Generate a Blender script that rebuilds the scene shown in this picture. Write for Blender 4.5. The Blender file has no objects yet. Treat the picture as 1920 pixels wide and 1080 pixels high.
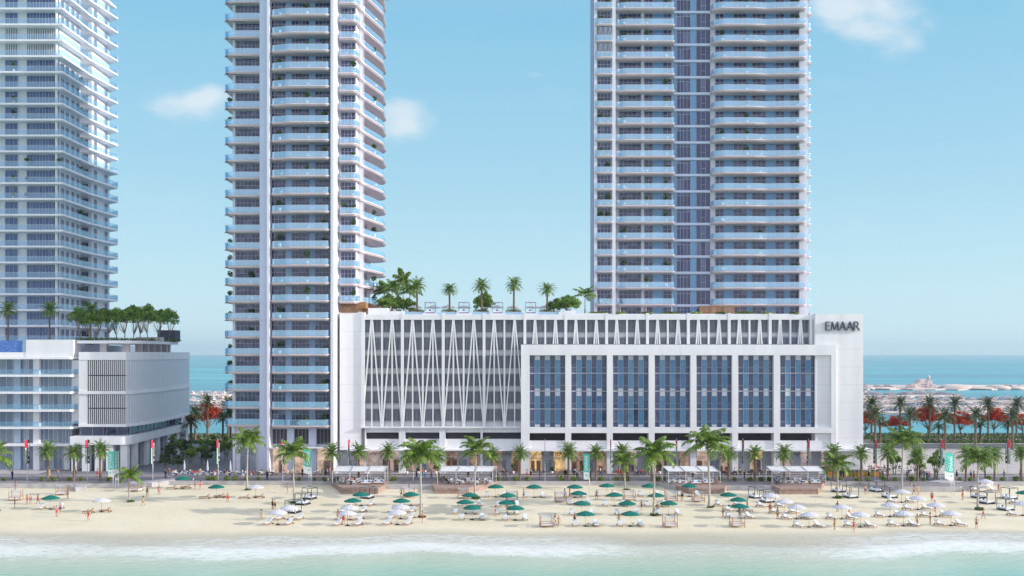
import bpy, bmesh, math, random
from math import sin, cos, pi, radians, sqrt, atan2
from mathutils import Vector, Matrix
random.seed(7)
R = random.Random(11)
scene = bpy.context.scene
COL = scene.collection
F = 2000.0; CX = 960.0; HY = 664.0; CH = 24.0      # focal length in px of a 1920 wide frame, horizon row, eye height

# ------------------------------------------------------------------ materials
MATS = {}
def newmat(name):
    m = bpy.data.materials.new(name); m.use_nodes = True
    nt = m.node_tree; nt.nodes.clear()
    out = nt.nodes.new('ShaderNodeOutputMaterial')
    MATS[name] = m
    return m, nt, out
def N(nt, t, **kw):
    n = nt.nodes.new(t)
    for k, v in kw.items():
        if k in n.inputs.keys() if isinstance(k, str) else False: n.inputs[k].default_value = v
        else: setattr(n, k, v)
    return n
def L(nt, a, b): nt.links.new(a, b)
def ramp(nt, fac, stops):
    r = nt.nodes.new('ShaderNodeValToRGB')
    el = r.color_ramp.elements
    while len(el) < len(stops): el.new(0.5)
    for e, (p, c) in zip(el, stops):
        e.position = p; e.color = (c[0], c[1], c[2], 1)
    L(nt, fac, r.inputs[0]); return r.outputs[0]
def noise(nt, scale, detail=3, vec=None, rough=0.5):
    n = nt.nodes.new('ShaderNodeTexNoise'); n.inputs['Scale'].default_value = scale
    n.inputs['Detail'].default_value = detail; n.inputs['Roughness'].default_value = rough
    if vec is not None: L(nt, vec, n.inputs['Vector'])
    return n.outputs['Fac']
def geopos(nt, sc=(1, 1, 1)):
    g = nt.nodes.new('ShaderNodeNewGeometry'); mp = nt.nodes.new('ShaderNodeMapping')
    mp.inputs['Scale'].default_value = sc
    L(nt, g.outputs['Position'], mp.inputs[0]); return mp.outputs[0]
def simple(name, col, rough=0.6, var=0.06, scale=0.6, metal=0.0, spec=0.4, bump=0.0, emit=0.0, rnd=0.0, trans=0.0, bscale=None):
    """one procedural surface: base colour broken by noise (and per island / per object tone)"""
    m, nt, out = newmat(name)
    p = N(nt, 'ShaderNodeBsdfPrincipled'); p.inputs['Roughness'].default_value = rough
    p.inputs['Metallic'].default_value = metal; p.inputs['Specular IOR Level'].default_value = spec
    pos = geopos(nt)
    f = noise(nt, scale, 4, pos)
    lo = [max(0, c * (1 - var * 2)) for c in col]; hi = [min(1, c * (1 + var * 2)) for c in col]
    c = ramp(nt, f, [(0.3, lo), (0.7, hi)])
    if rnd:
        g = nt.nodes.new('ShaderNodeNewGeometry')
        mr = nt.nodes.new('ShaderNodeMapRange'); L(nt, g.outputs['Random Per Island'], mr.inputs[0])
        mr.inputs[3].default_value = 1 - rnd; mr.inputs[4].default_value = 1 + rnd
        vm = nt.nodes.new('ShaderNodeVectorMath'); vm.operation = 'SCALE'
        L(nt, c, vm.inputs[0]); L(nt, mr.outputs[0], vm.inputs['Scale']); c = vm.outputs[0]
    L(nt, c, p.inputs['Base Color'])
    if emit:
        L(nt, c, p.inputs['Emission Color']); p.inputs['Emission Strength'].default_value = emit
    if bump:
        b = nt.nodes.new('ShaderNodeBump'); b.inputs['Strength'].default_value = bump
        L(nt, noise(nt, bscale or scale * 8, 4, pos), b.inputs['Height']); L(nt, b.outputs[0], p.inputs['Normal'])
    if trans:
        t = N(nt, 'ShaderNodeBsdfTranslucent'); L(nt, c, t.inputs[0])
        mx = N(nt, 'ShaderNodeMixShader'); mx.inputs[0].default_value = trans
        L(nt, p.outputs[0], mx.inputs[1]); L(nt, t.outputs[0], mx.inputs[2]); L(nt, mx.outputs[0], out.inputs[0])
    else: L(nt, p.outputs[0], out.inputs[0])
    return m
def wallmat(name, col, joint=3.57, var=0.03, z0=0.0, rough=0.55):
    """painted wall with faint weather streaks and horizontal movement joints"""
    m, nt, out = newmat(name)
    p = N(nt, 'ShaderNodeBsdfPrincipled'); p.inputs['Roughness'].default_value = rough
    p.inputs['Specular IOR Level'].default_value = 0.3
    f = noise(nt, 1.0, 3, geopos(nt, (0.6, 0.6, 0.09)))
    lo = [c * (1 - var * 2.5) for c in col]; hi = [min(1, c * (1 + var)) for c in col]
    c = ramp(nt, f, [(0.25, lo), (0.65, hi)])
    if joint:
        g = nt.nodes.new('ShaderNodeNewGeometry'); s = nt.nodes.new('ShaderNodeSeparateXYZ'); L(nt, g.outputs['Position'], s.inputs[0])
        a = nt.nodes.new('ShaderNodeMath'); a.operation = 'SUBTRACT'; L(nt, s.outputs[2], a.inputs[0]); a.inputs[1].default_value = z0
        w = nt.nodes.new('ShaderNodeMath'); w.operation = 'PINGPONG'; L(nt, a.outputs[0], w.inputs[0]); w.inputs[1].default_value = joint / 2
        lt = nt.nodes.new('ShaderNodeMath'); lt.operation = 'LESS_THAN'; L(nt, w.outputs[0], lt.inputs[0]); lt.inputs[1].default_value = 0.035
        mx = nt.nodes.new('ShaderNodeMix'); mx.data_type = 'RGBA'; L(nt, lt.outputs[0], mx.inputs['Factor'])
        L(nt, c, mx.inputs['A']); mx.inputs['B'].default_value = (col[0] * .8, col[1] * .8, col[2] * .8, 1)
        c = mx.outputs['Result']
    L(nt, c, p.inputs['Base Color']); L(nt, p.outputs[0], out.inputs[0])
    return m
def glassmat(name, tint, dif, f_dif, f_gl, rough=0.03, gtint=(.9, .95, 1)):
    """pane one looks through: tinted transmission + a little body colour + sky reflection"""
    m, nt, out = newmat(name)
    tr = N(nt, 'ShaderNodeBsdfTransparent'); tr.inputs[0].default_value = (*tint, 1)
    df = N(nt, 'ShaderNodeBsdfDiffuse'); df.inputs[0].default_value = (*dif, 1)
    gl = N(nt, 'ShaderNodeBsdfGlossy'); gl.inputs[0].default_value = (*gtint, 1); gl.inputs['Roughness'].default_value = rough
    m1 = N(nt, 'ShaderNodeMixShader'); m1.inputs[0].default_value = f_dif
    L(nt, tr.outputs[0], m1.inputs[1]); L(nt, df.outputs[0], m1.inputs[2])
    lw = N(nt, 'ShaderNodeFresnel'); lw.inputs[0].default_value = 1.45
    ad = N(nt, 'ShaderNodeMath', operation='ADD'); L(nt, lw.outputs[0], ad.inputs[0]); ad.inputs[1].default_value = f_gl; ad.use_clamp = True
    m2 = N(nt, 'ShaderNodeMixShader'); L(nt, ad.outputs[0], m2.inputs[0])
    L(nt, m1.outputs[0], m2.inputs[1]); L(nt, gl.outputs[0], m2.inputs[2]); L(nt, m2.outputs[0], out.inputs[0])
    return m
def panemat(name, cols, rough=0.06, spec=0.6, wob=0.02):
    """opaque looking window pane: dim room or curtain tone chosen per pane, clear-coat sky reflection"""
    m, nt, out = newmat(name)
    g = nt.nodes.new('ShaderNodeNewGeometry'); oi = nt.nodes.new('ShaderNodeObjectInfo')
    a = N(nt, 'ShaderNodeMath', operation='ADD'); L(nt, g.outputs['Random Per Island'], a.inputs[0]); L(nt, oi.outputs['Random'], a.inputs[1])
    fr = N(nt, 'ShaderNodeMath', operation='FRACT'); L(nt, a.outputs[0], fr.inputs[0])
    k = len(cols)
    c = ramp(nt, fr.outputs[0], [((i + .5) / k, cc) for i, cc in enumerate(cols)])
    p = N(nt, 'ShaderNodeBsdfPrincipled'); p.inputs['Roughness'].default_value = rough
    p.inputs['Specular IOR Level'].default_value = spec; p.inputs['IOR'].default_value = 1.6
    L(nt, c, p.inputs['Base Color'])
    b = nt.nodes.new('ShaderNodeBump'); b.inputs['Strength'].default_value = wob; b.inputs['Distance'].default_value = 1
    L(nt, noise(nt, .35, 2, geopos(nt)), b.inputs['Height']); L(nt, b.outputs[0], p.inputs['Normal'])
    L(nt, p.outputs[0], out.inputs[0]); return m

WHITE = wallmat('white_render', (.805, .80, .83))
WHITE_P = wallmat('white_panel', (.805, .80, .83), joint=0)
TOWERW = wallmat('tower_white', (.72, .71, .79), joint=3.567, z0=9.27)
SLABM = wallmat('slab_white', (.68, .585, .61), joint=0)
SLABW = wallmat('slab_pure_white', (.845, .84, .88), joint=0)
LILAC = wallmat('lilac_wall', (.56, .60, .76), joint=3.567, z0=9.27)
BLUEP = panemat('blue_glass_panel', [(.10, .27, .50), (.13, .33, .56), (.11, .29, .52)], rough=.12)
PANE = panemat('window_pane', [(.018, .022, .09), (.028, .032, .13), (.02, .03, .11), (.05, .06, .18), (.016, .022, .08), (.025, .035, .12), (.12, .13, .26), (.02, .05, .16)], wob=.06)
PANE_B = panemat('blue_window_pane', [(.02, .07, .22), (.035, .11, .30), (.025, .09, .25), (.07, .15, .32)])
PANE_G = panemat('podium_grey_pane', [(.035, .04, .11), (.05, .055, .14), (.035, .045, .12), (.07, .075, .15)], wob=.15)
PANE_T = panemat('podium_teal_pane', [(.05, .17, .34), (.08, .23, .40), (.09, .24, .37), (.05, .16, .36)], wob=.15)
PANE_L = panemat('lobby_pane', [(.13, .18, .27), (.17, .22, .31), (.24, .28, .36), (.11, .15, .24), (.33, .36, .42)])
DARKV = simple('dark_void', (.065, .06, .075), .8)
FRAME = simple('window_frame_white', (.60, .60, .72), .4)
RAILG = glassmat('railing_glass', (.66, .84, .97), (.36, .66, 1.0), .36, .30, gtint=(.68, .88, 1.0))
RAILG2 = glassmat('railing_glass_pale', (.58, .78, .93), (.42, .64, .86), .16, .10, gtint=(.75, .9, 1.0))
CLEAR = glassmat('clear_glass', (.86, .9, .93), (.7, .75, .8), .10, .04)
SHOPG = glassmat('shop_glass', (.92, .93, .95), (.45, .5, .6), .06, .03)
METAL = simple('pale_metal', (.55, .55, .57), .35, metal=.5)
DMETAL = simple('dark_frame', (.035, .03, .035), .5)
LOUV = simple('louvre_dark', (.22, .23, .29), .6)
LOUVB = simple('louvre_blade', (.40, .41, .47), .55)
GREYF = simple('letter_grey', (.10, .10, .13), .4, metal=.3)
WOODS = simple('wood_slats', (.36, .19, .09), .6, var=.15, scale=2)
TEAK = simple('teak', (.40, .19, .085), .55, var=.12, scale=3)
DECKM = simple('deck_boards', (.36, .25, .215), .7, var=.1, scale=1.5)
CLOTHW = simple('white_cloth', (.63, .63, .71), .85, var=.03, scale=3, trans=.12)
GREENC = simple('green_canvas', (.0, .16, .125), .7, var=.05, scale=2, trans=.08)
CUSH = simple('cushion_white', (.74, .77, .83), .9, var=.03)
CUSHB = simple('cushion_blue', (.07, .12, .24), .9)
NETM = glassmat('white_net', (.95, .95, .96), (.7, .68, .70), .26, -.03, .5)
BARK = simple('palm_bark', (.30, .24, .19), .9, var=.2, scale=5, bump=.6)
BARKG = simple('pale_palm_bark', (.42, .38, .33), .85, var=.15, scale=4, bump=.4)
BARKD = simple('date_bark', (.20, .14, .09), .9, var=.25, scale=6, bump=.8)
FROND = simple('coconut_frond', (.145, .235, .03), .42, var=.2, scale=1.5, rnd=.35, trans=.25, spec=.6)
FROND2 = simple('date_frond', (.16, .26, .05), .5, var=.2, scale=1.5, rnd=.35, trans=.22)
FROND3 = simple('dusty_date_frond', (.085, .125, .05), .6, var=.2, scale=1.0, rnd=.35, trans=.15)
LEAF = simple('tree_leaf', (.20, .32, .06), .5, var=.25, scale=1.2, rnd=.45, trans=.35)
LEAFD = simple('dark_leaf', (.075, .115, .045), .6, var=.25, scale=1.2, rnd=.4, trans=.15)
LEAFR = simple('flame_flower', (.62, .06, .015), .6, var=.25, scale=1.0, rnd=.4, trans=.2)
LEAFY = simple('bush_leaf', (.17, .24, .03), .55, var=.2, scale=2, rnd=.4, trans=.2)
HEDGE = simple('hedge_leaf', (.09, .15, .025), .6, var=.2, scale=2, rnd=.45, trans=.15)
SILVER = simple('silver_shrub', (.19, .20, .15), .7, var=.25, scale=.6, rnd=.45)
POTM = simple('white_pot', (.72, .72, .72), .5)
POTL = simple('pot_leaf', (.06, .13, .03), .5, var=.2, scale=4, rnd=.5, trans=.15)
CONC = simple('planter_concrete', (.62, .61, .62), .75, bump=.1)

KIDS = {}
# ------------------------------------------------------------------ mesh builder
class MB:
    def __init__(s): s.v = []; s.f = []; s.m = []; s.sm = []
    def face(s, pts, m=0, smooth=False):
        i = len(s.v); s.v.extend(pts); s.f.append(tuple(range(i, i + len(pts)))); s.m.append(m); s.sm.append(smooth)
    def box(s, x0, x1, y0, y1, z0, z1, m=0):
        if x0 > x1: x0, x1 = x1, x0
        if y0 > y1: y0, y1 = y1, y0
        if z0 > z1: z0, z1 = z1, z0
        i = len(s.v)
        s.v += [(x0, y0, z0), (x1, y0, z0), (x1, y1, z0), (x0, y1, z0), (x0, y0, z1), (x1, y0, z1), (x1, y1, z1), (x0, y1, z1)]
        for q in ((0, 3, 2, 1), (4, 5, 6, 7), (0, 1, 5, 4), (1, 2, 6, 5), (2, 3, 7, 6), (3, 0, 4, 7)):
            s.f.append(tuple(i + k for k in q)); s.m.append(m); s.sm.append(False)
    def prism(s, pts, z0, z1, m=0, mside=None):
        n = len(pts); i = len(s.v)
        a = sum(pts[k][0] * pts[(k + 1) % n][1] - pts[(k + 1) % n][0] * pts[k][1] for k in range(n))
        if a < 0: pts = pts[::-1]
        s.v += [(p[0], p[1], z0) for p in pts] + [(p[0], p[1], z1) for p in pts]
        s.f.append(tuple(i + k for k in reversed(range(n)))); s.f.append(tuple(i + n + k for k in range(n)))
        s.m += [m, m]; s.sm += [False, False]
        for k in range(n):
            k2 = (k + 1) % n
            s.f.append((i + k, i + k2, i + n + k2, i + n + k)); s.m.append(m if mside is None else mside); s.sm.append(False)
    def tube(s, pts, rad, seg=8, m=0, cap=True, smooth=True):
        pts = [Vector(p) for p in pts]; n = len(pts)
        if not isinstance(rad, (list, tuple)): rad = [rad] * n
        i0 = len(s.v); prev = None
        for k in range(n):
            t = (pts[min(k + 1, n - 1)] - pts[max(k - 1, 0)]).normalized()
            ref = Vector((0, 1, 0)) if abs(t.z) > .7 else Vector((0, 0, 1))
            u = t.cross(ref).normalized(); w = u.cross(t).normalized()
            for j in range(seg):
                a = 2 * pi * j / seg
                q = pts[k] + (u * cos(a) + w * sin(a)) * rad[k]
                s.v.append(tuple(q))
        for k in range(n - 1):
            for j in range(seg):
                j2 = (j + 1) % seg
                s.f.append((i0 + k * seg + j, i0 + k * seg + j2, i0 + (k + 1) * seg + j2, i0 + (k + 1) * seg + j)); s.m.append(m); s.sm.append(smooth)
        if cap:
            s.f.append(tuple(i0 + j for j in range(seg))); s.f.append(tuple(i0 + (n - 1) * seg + j for j in reversed(range(seg)))); s.m += [m, m]; s.sm += [False, False]
    def lathe(s, prof, seg=12, m=0, c=(0, 0, 0), smooth=True):
        i0 = len(s.v); n = len(prof)
        for (r, z) in prof:
            for j in range(seg):
                a = 2 * pi * j / seg; s.v.append((c[0] + r * cos(a), c[1] + r * sin(a), c[2] + z))
        for k in range(n - 1):
            for j in range(seg):
                j2 = (j + 1) % seg
                s.f.append((i0 + k * seg + j, i0 + k * seg + j2, i0 + (k + 1) * seg + j2, i0 + (k + 1) * seg + j)); s.m.append(m); s.sm.append(smooth)
    def ell(s, c, r, seg=10, rings=6, m=0):
        prof = [(sin(pi * k / rings) or .001, -cos(pi * k / rings)) for k in range(rings + 1)]
        i0 = len(s.v); s.lathe(prof, seg, m)
        for q in range(i0, len(s.v)):
            v = s.v[q]; s.v[q] = (c[0] + v[0] * r[0], c[1] + v[1] * r[1], c[2] + v[2] * r[2])
    def add(s, me, mat, mo=0):
        i = len(s.v); s.v += [tuple(mat @ v.co) for v in me.vertices]
        for p in me.polygons:
            s.f.append(tuple(i + k for k in p.vertices)); s.m.append(p.material_index + mo); s.sm.append(p.use_smooth)
    def mesh(s, name, mats):
        me = bpy.data.meshes.new(name)
        me.from_pydata(s.v, [], s.f)
        for mt in (mats if isinstance(mats, (list, tuple)) else [mats]): me.materials.append(mt)
        me.polygons.foreach_set('material_index', s.m); me.polygons.foreach_set('use_smooth', s.sm)
        me.update(); return me
    def build(s, name, mats, parent=None, loc=(0, 0, 0), rz=0):
        return ob(name, s.mesh(name, mats), parent, loc, rz)
def ob(name, me, parent=None, loc=(0, 0, 0), rz=0):
    o = bpy.data.objects.new(name, me); COL.objects.link(o)
    o.location = loc; o.rotation_euler = (0, 0, rz)
    if parent is not None: o.parent = parent; KIDS.setdefault(parent.name, []).append(o)
    return o
def tag(o, label=None, cat=None, group=None, kind=None):
    if label: o['label'] = label
    if cat: o['category'] = cat
    if group: o['group'] = group
    if kind: o['kind'] = kind
    return o
def thing(name, label, cat, loc=(0, 0, 0), rz=0, group=None):
    o = bpy.data.objects.new(name, None); COL.objects.link(o); o.empty_display_size = .1
    o.location = loc; o.rotation_euler = (0, 0, rz)
    return tag(o, label, cat, group)
def dup(src, loc, rz=0, label=None, sc=None, group=None):
    c = src.copy(); COL.objects.link(c); c.location = loc; c.rotation_euler = (0, 0, rz)
    if sc is not None: c.scale = (sc, sc, sc) if not isinstance(sc, tuple) else sc
    if label: c['label'] = label
    if group: c['group'] = group
    for ch in KIDS.get(src.name, []):
        d = ch.copy(); COL.objects.link(d); d.parent = c
        for g in KIDS.get(ch.name, []):
            e = g.copy(); COL.objects.link(e); e.parent = d
    return c
class Stock:
    """first placement moves the prototype itself, later ones copy it"""
    def __init__(s, o, keep=None): s.o = o; s.used = False
    def put(s, loc, rz=0, label=None, sc=None, group=None):
        if not s.used:
            s.used = True; o = s.o; o.location = loc; o.rotation_euler = (0, 0, rz)
            if sc is not None: o.scale = (sc, sc, sc) if not isinstance(sc, tuple) else sc
            if label: o['label'] = label
            if group: o['group'] = group
            return o
        return dup(s.o, loc, rz, label, sc, group)
class Parts:
    """repeated parts of one thing: 100 largest as objects, the rest as one stuff part"""
    def __init__(s, parent, name): s.p = parent; s.n = name; s.l = []
    def put(s, me, loc, rz=0, size=1.0): s.l.append((size, me, loc, rz))
    def flush(s, lim=100):
        s.l.sort(key=lambda q: -q[0])
        for size, me, loc, rz in s.l[:lim]: ob(s.n, me, s.p, loc, rz)
        rest = s.l[lim:]
        if rest:
            mb = MB(); mats = []
            for size, me, loc, rz in rest:
                for mt in me.materials:
                    if mt not in mats: mats.append(mt)
            for size, me, loc, rz in rest:
                i = len(mb.m); mb.add(me, Matrix.Translation(loc) @ Matrix.Rotation(rz, 4, 'Z'))
                rm = [mats.index(mt) for mt in me.materials]
                for k in range(i, len(mb.m)): mb.m[k] = rm[mb.m[k]]
            o = mb.build(s.n, mats, s.p); o['kind'] = 'stuff'
ORD = 'first second third fourth fifth sixth seventh eighth ninth tenth eleventh twelfth thirteenth fourteenth fifteenth sixteenth seventeenth eighteenth nineteenth twentieth'.split()
def ordn(i):
    if i < 20: return ORD[i]
    n = i + 1; return '%d%s' % (n, {1: 'st', 2: 'nd', 3: 'rd'}.get(n % 10 if n % 100 not in (11, 12, 13) else 0, 'th'))
def fillet(pts, rad, n=5):
    out = []
    for i, p in enumerate(pts):
        r = rad[i]
        if not r or i in (0, len(pts) - 1): out.append(tuple(p)); continue
        a, b, c = Vector(pts[i - 1]), Vector(p), Vector(pts[i + 1])
        u = (a - b).normalized(); w = (c - b).normalized()
        p0 = b + u * r; p2 = b + w * r
        for k in range(n + 1):
            t = k / n; q = p0 * (1 - t) ** 2 + b * 2 * t * (1 - t) + p2 * t * t; out.append((q.x, q.y))
    return out
def offset(pl, d):
    """shift an open polyline towards its left side by d"""
    out = []
    for i in range(len(pl)):
        a = Vector(pl[max(i - 1, 0)]); b = Vector(pl[min(i + 1, len(pl) - 1)])
        t = (b - a).normalized(); nrm = Vector((-t.y, t.x)); q = Vector(pl[i]) + nrm * d; out.append((q.x, q.y))
    return out
def resample(pl, step):
    pts = [Vector(p) for p in pl]; out = []; acc = 0
    for a, b in zip(pts, pts[1:]):
        l = (b - a).length; t = acc
        while t < l: out.append(tuple(a + (b - a) * (t / l))); t += step
        acc = t - l
    out.append(tuple(pts[-1])); return out

# ------------------------------------------------------------------ where things stand
def X(px, Y): return (px - CX) * Y / F
def Z(py, Y): return CH - (py - HY) * Y / F
def on(px, py, z=0.0):
    Y = (CH - z) * F / (py - HY); return (X(px, Y), Y, z)
SY0, SZ0, SK = 201.0, -0.72, 0.021
def sand_z(Y): return SZ0 - (SY0 - Y) * SK
def sand(px, py):
    k = (py - HY) / F; Y = (CH - SZ0 + SY0 * SK) / (k + SK); return (X(px, Y), Y, sand_z(Y))

# ------------------------------------------------------------------ camera
cam = bpy.data.cameras.new('camera'); co = bpy.data.objects.new('camera', cam); COL.objects.link(co)
co.location = (0, 0, CH); co.rotation_euler = (radians(90), 0, 0)
cam.sensor_width = 36; cam.lens = 36 * F / 1920; cam.shift_y = (HY - 540) / 1920; cam.clip_start = 1; cam.clip_end = 90000
scene.camera = co
scene.render.resolution_x = 1024; scene.render.resolution_y = 576
HAZE_D = 0.00009
# ------------------------------------------------------------------ light and sky
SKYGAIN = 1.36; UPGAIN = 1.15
SUN_D = Vector((8.3, -1.5, 2.75)).normalized()      # towards the sun
elev = math.asin(SUN_D.z); 
sl = bpy.data.lights.new('sun', 'SUN'); sl.energy = 4.8; sl.angle = radians(.6); sl.color = (1, .93, .83)
so = bpy.data.objects.new('sun', sl); COL.objects.link(so); so.location = (60, -20, 60)
so.rotation_euler = (-SUN_D).to_track_quat('-Z', 'Y').to_euler()
w = bpy.data.worlds.new('World'); scene.world = w; w.use_nodes = True
nt = w.node_tree; nt.nodes.clear()
wo = nt.nodes.new('ShaderNodeOutputWorld'); bg = nt.nodes.new('ShaderNodeBackground'); bg.inputs[1].default_value = 0.15
sky = nt.nodes.new('ShaderNodeTexSky'); sky.sky_type = 'NISHITA'; sky.sun_disc = False
sky.sun_elevation = elev; sky.sun_rotation = atan2(SUN_D.x, SUN_D.y)
sky.air_density = 1.15; sky.dust_density = 0.35; sky.ozone_density = 2.2; sky.altitude = 0
tc = nt.nodes.new('ShaderNodeTexCoord'); sp = nt.nodes.new('ShaderNodeSeparateXYZ'); L(nt, tc.outputs['Generated'], sp.inputs[0])
def MT(op, a, b=None, c=None):
    n = nt.nodes.new('ShaderNodeMath'); n.operation = op
    for i, q in enumerate((a, b, c)):
        if q is None: continue
        if isinstance(q, (int, float)): n.inputs[i].default_value = q
        else: L(nt, q, n.inputs[i])
    return n.outputs[0]
yy = MT('MAXIMUM', sp.outputs[1], .05)
u = MT('DIVIDE', sp.outputs[0], yy); v = MT('DIVIDE', sp.outputs[2], yy)
cb = nt.nodes.new('ShaderNodeCombineXYZ'); L(nt, u, cb.inputs[0]); L(nt, MT('MULTIPLY', v, 1.7), cb.inputs[1])
nz = noise(nt, 22, 7, cb.outputs[0], .58); nz2 = noise(nt, 7, 6, cb.outputs[0], .6)
tot = None
for (px, py, a, b, k) in [(1640, 30, 105, 62, 1.1), (1560, 15, 60, 40, .6), (350, 196, 100, 30, 1.05), (395, 178, 40, 20, .6), (752, 226, 52, 38, 1.5), (1005, 140, 26, 9, .45), (1060, 18, 22, 10, .35), (915, 195, 40, 14, .28), (1070, 200, 20, 14, .25), (1100, 110, 30, 60, .25), (1570, 160, 50, 20, .3), (300, 250, 60, 30, .25), (1690, 90, 60, 30, .35)]:
    du = MT('DIVIDE', MT('SUBTRACT', u, (px - CX) / F), a / F); dv = MT('DIVIDE', MT('SUBTRACT', v, (HY - py) / F), b / F)
    g = MT('MULTIPLY', MT('EXPONENT', MT('MULTIPLY', MT('ADD', MT('MULTIPLY', du, du), MT('MULTIPLY', dv, dv)), -1.0)), k)
    tot = g if tot is None else MT('ADD', tot, g)
mr = nt.nodes.new('ShaderNodeMapRange'); mr.interpolation_type = 'SMOOTHSTEP'
L(nt, MT('ADD', MT('MULTIPLY', tot, .8), MT('MULTIPLY', MT('SUBTRACT', nz, .5), MT('MULTIPLY', MT('MINIMUM', tot, .5), 3.2))), mr.inputs[0]); mr.inputs[1].default_value = .15; mr.inputs[2].default_value = 1.15
dens = MT('MULTIPLY', mr.outputs[0], .7)
dens = MT('ADD', dens, MT('MULTIPLY', MT('MAXIMUM', MT('SUBTRACT', nz2, .55), 0), .35))
mxc = nt.nodes.new('ShaderNodeMix'); mxc.data_type = 'RGBA'; L(nt, dens, mxc.inputs['Factor'])
K = 1 / .15
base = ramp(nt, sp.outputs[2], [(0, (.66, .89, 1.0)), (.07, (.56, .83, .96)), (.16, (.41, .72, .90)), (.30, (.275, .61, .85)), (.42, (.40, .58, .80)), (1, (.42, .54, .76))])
# unseen sky behind the viewer, sunward and overhead brightened and whitened to fill the scene
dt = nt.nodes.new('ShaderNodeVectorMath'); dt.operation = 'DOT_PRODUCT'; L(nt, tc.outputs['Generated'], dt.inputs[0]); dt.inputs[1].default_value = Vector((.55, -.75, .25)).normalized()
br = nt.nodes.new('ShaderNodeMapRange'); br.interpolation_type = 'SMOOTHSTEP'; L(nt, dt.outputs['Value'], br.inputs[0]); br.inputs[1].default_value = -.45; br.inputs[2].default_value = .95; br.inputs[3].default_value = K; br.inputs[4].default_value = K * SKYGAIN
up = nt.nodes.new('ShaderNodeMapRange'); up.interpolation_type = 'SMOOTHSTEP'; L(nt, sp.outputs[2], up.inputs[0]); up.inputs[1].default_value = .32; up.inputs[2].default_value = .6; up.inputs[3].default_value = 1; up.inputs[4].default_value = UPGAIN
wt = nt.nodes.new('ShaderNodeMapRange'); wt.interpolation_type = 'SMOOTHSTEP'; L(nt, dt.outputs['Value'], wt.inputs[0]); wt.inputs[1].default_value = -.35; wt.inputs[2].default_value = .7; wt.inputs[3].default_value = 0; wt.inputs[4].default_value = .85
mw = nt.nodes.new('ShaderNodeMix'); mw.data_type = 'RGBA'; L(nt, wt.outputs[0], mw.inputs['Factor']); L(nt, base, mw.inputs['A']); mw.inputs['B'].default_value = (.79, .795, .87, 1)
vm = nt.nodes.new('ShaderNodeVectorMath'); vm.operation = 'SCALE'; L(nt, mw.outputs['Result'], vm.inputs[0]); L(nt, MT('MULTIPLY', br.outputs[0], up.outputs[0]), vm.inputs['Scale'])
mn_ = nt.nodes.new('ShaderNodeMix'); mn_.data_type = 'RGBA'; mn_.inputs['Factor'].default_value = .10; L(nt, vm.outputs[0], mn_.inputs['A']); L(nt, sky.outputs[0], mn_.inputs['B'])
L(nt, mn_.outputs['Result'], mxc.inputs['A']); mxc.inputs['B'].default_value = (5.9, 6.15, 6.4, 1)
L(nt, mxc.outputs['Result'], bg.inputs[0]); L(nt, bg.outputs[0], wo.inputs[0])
vs = scene.view_settings; vs.view_transform = 'Standard'; vs.look = 'None'; vs.gamma = 1; vs.use_curve_mapping = False
vs.exposure = 0.0
from mathutils import noise as mn
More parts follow.
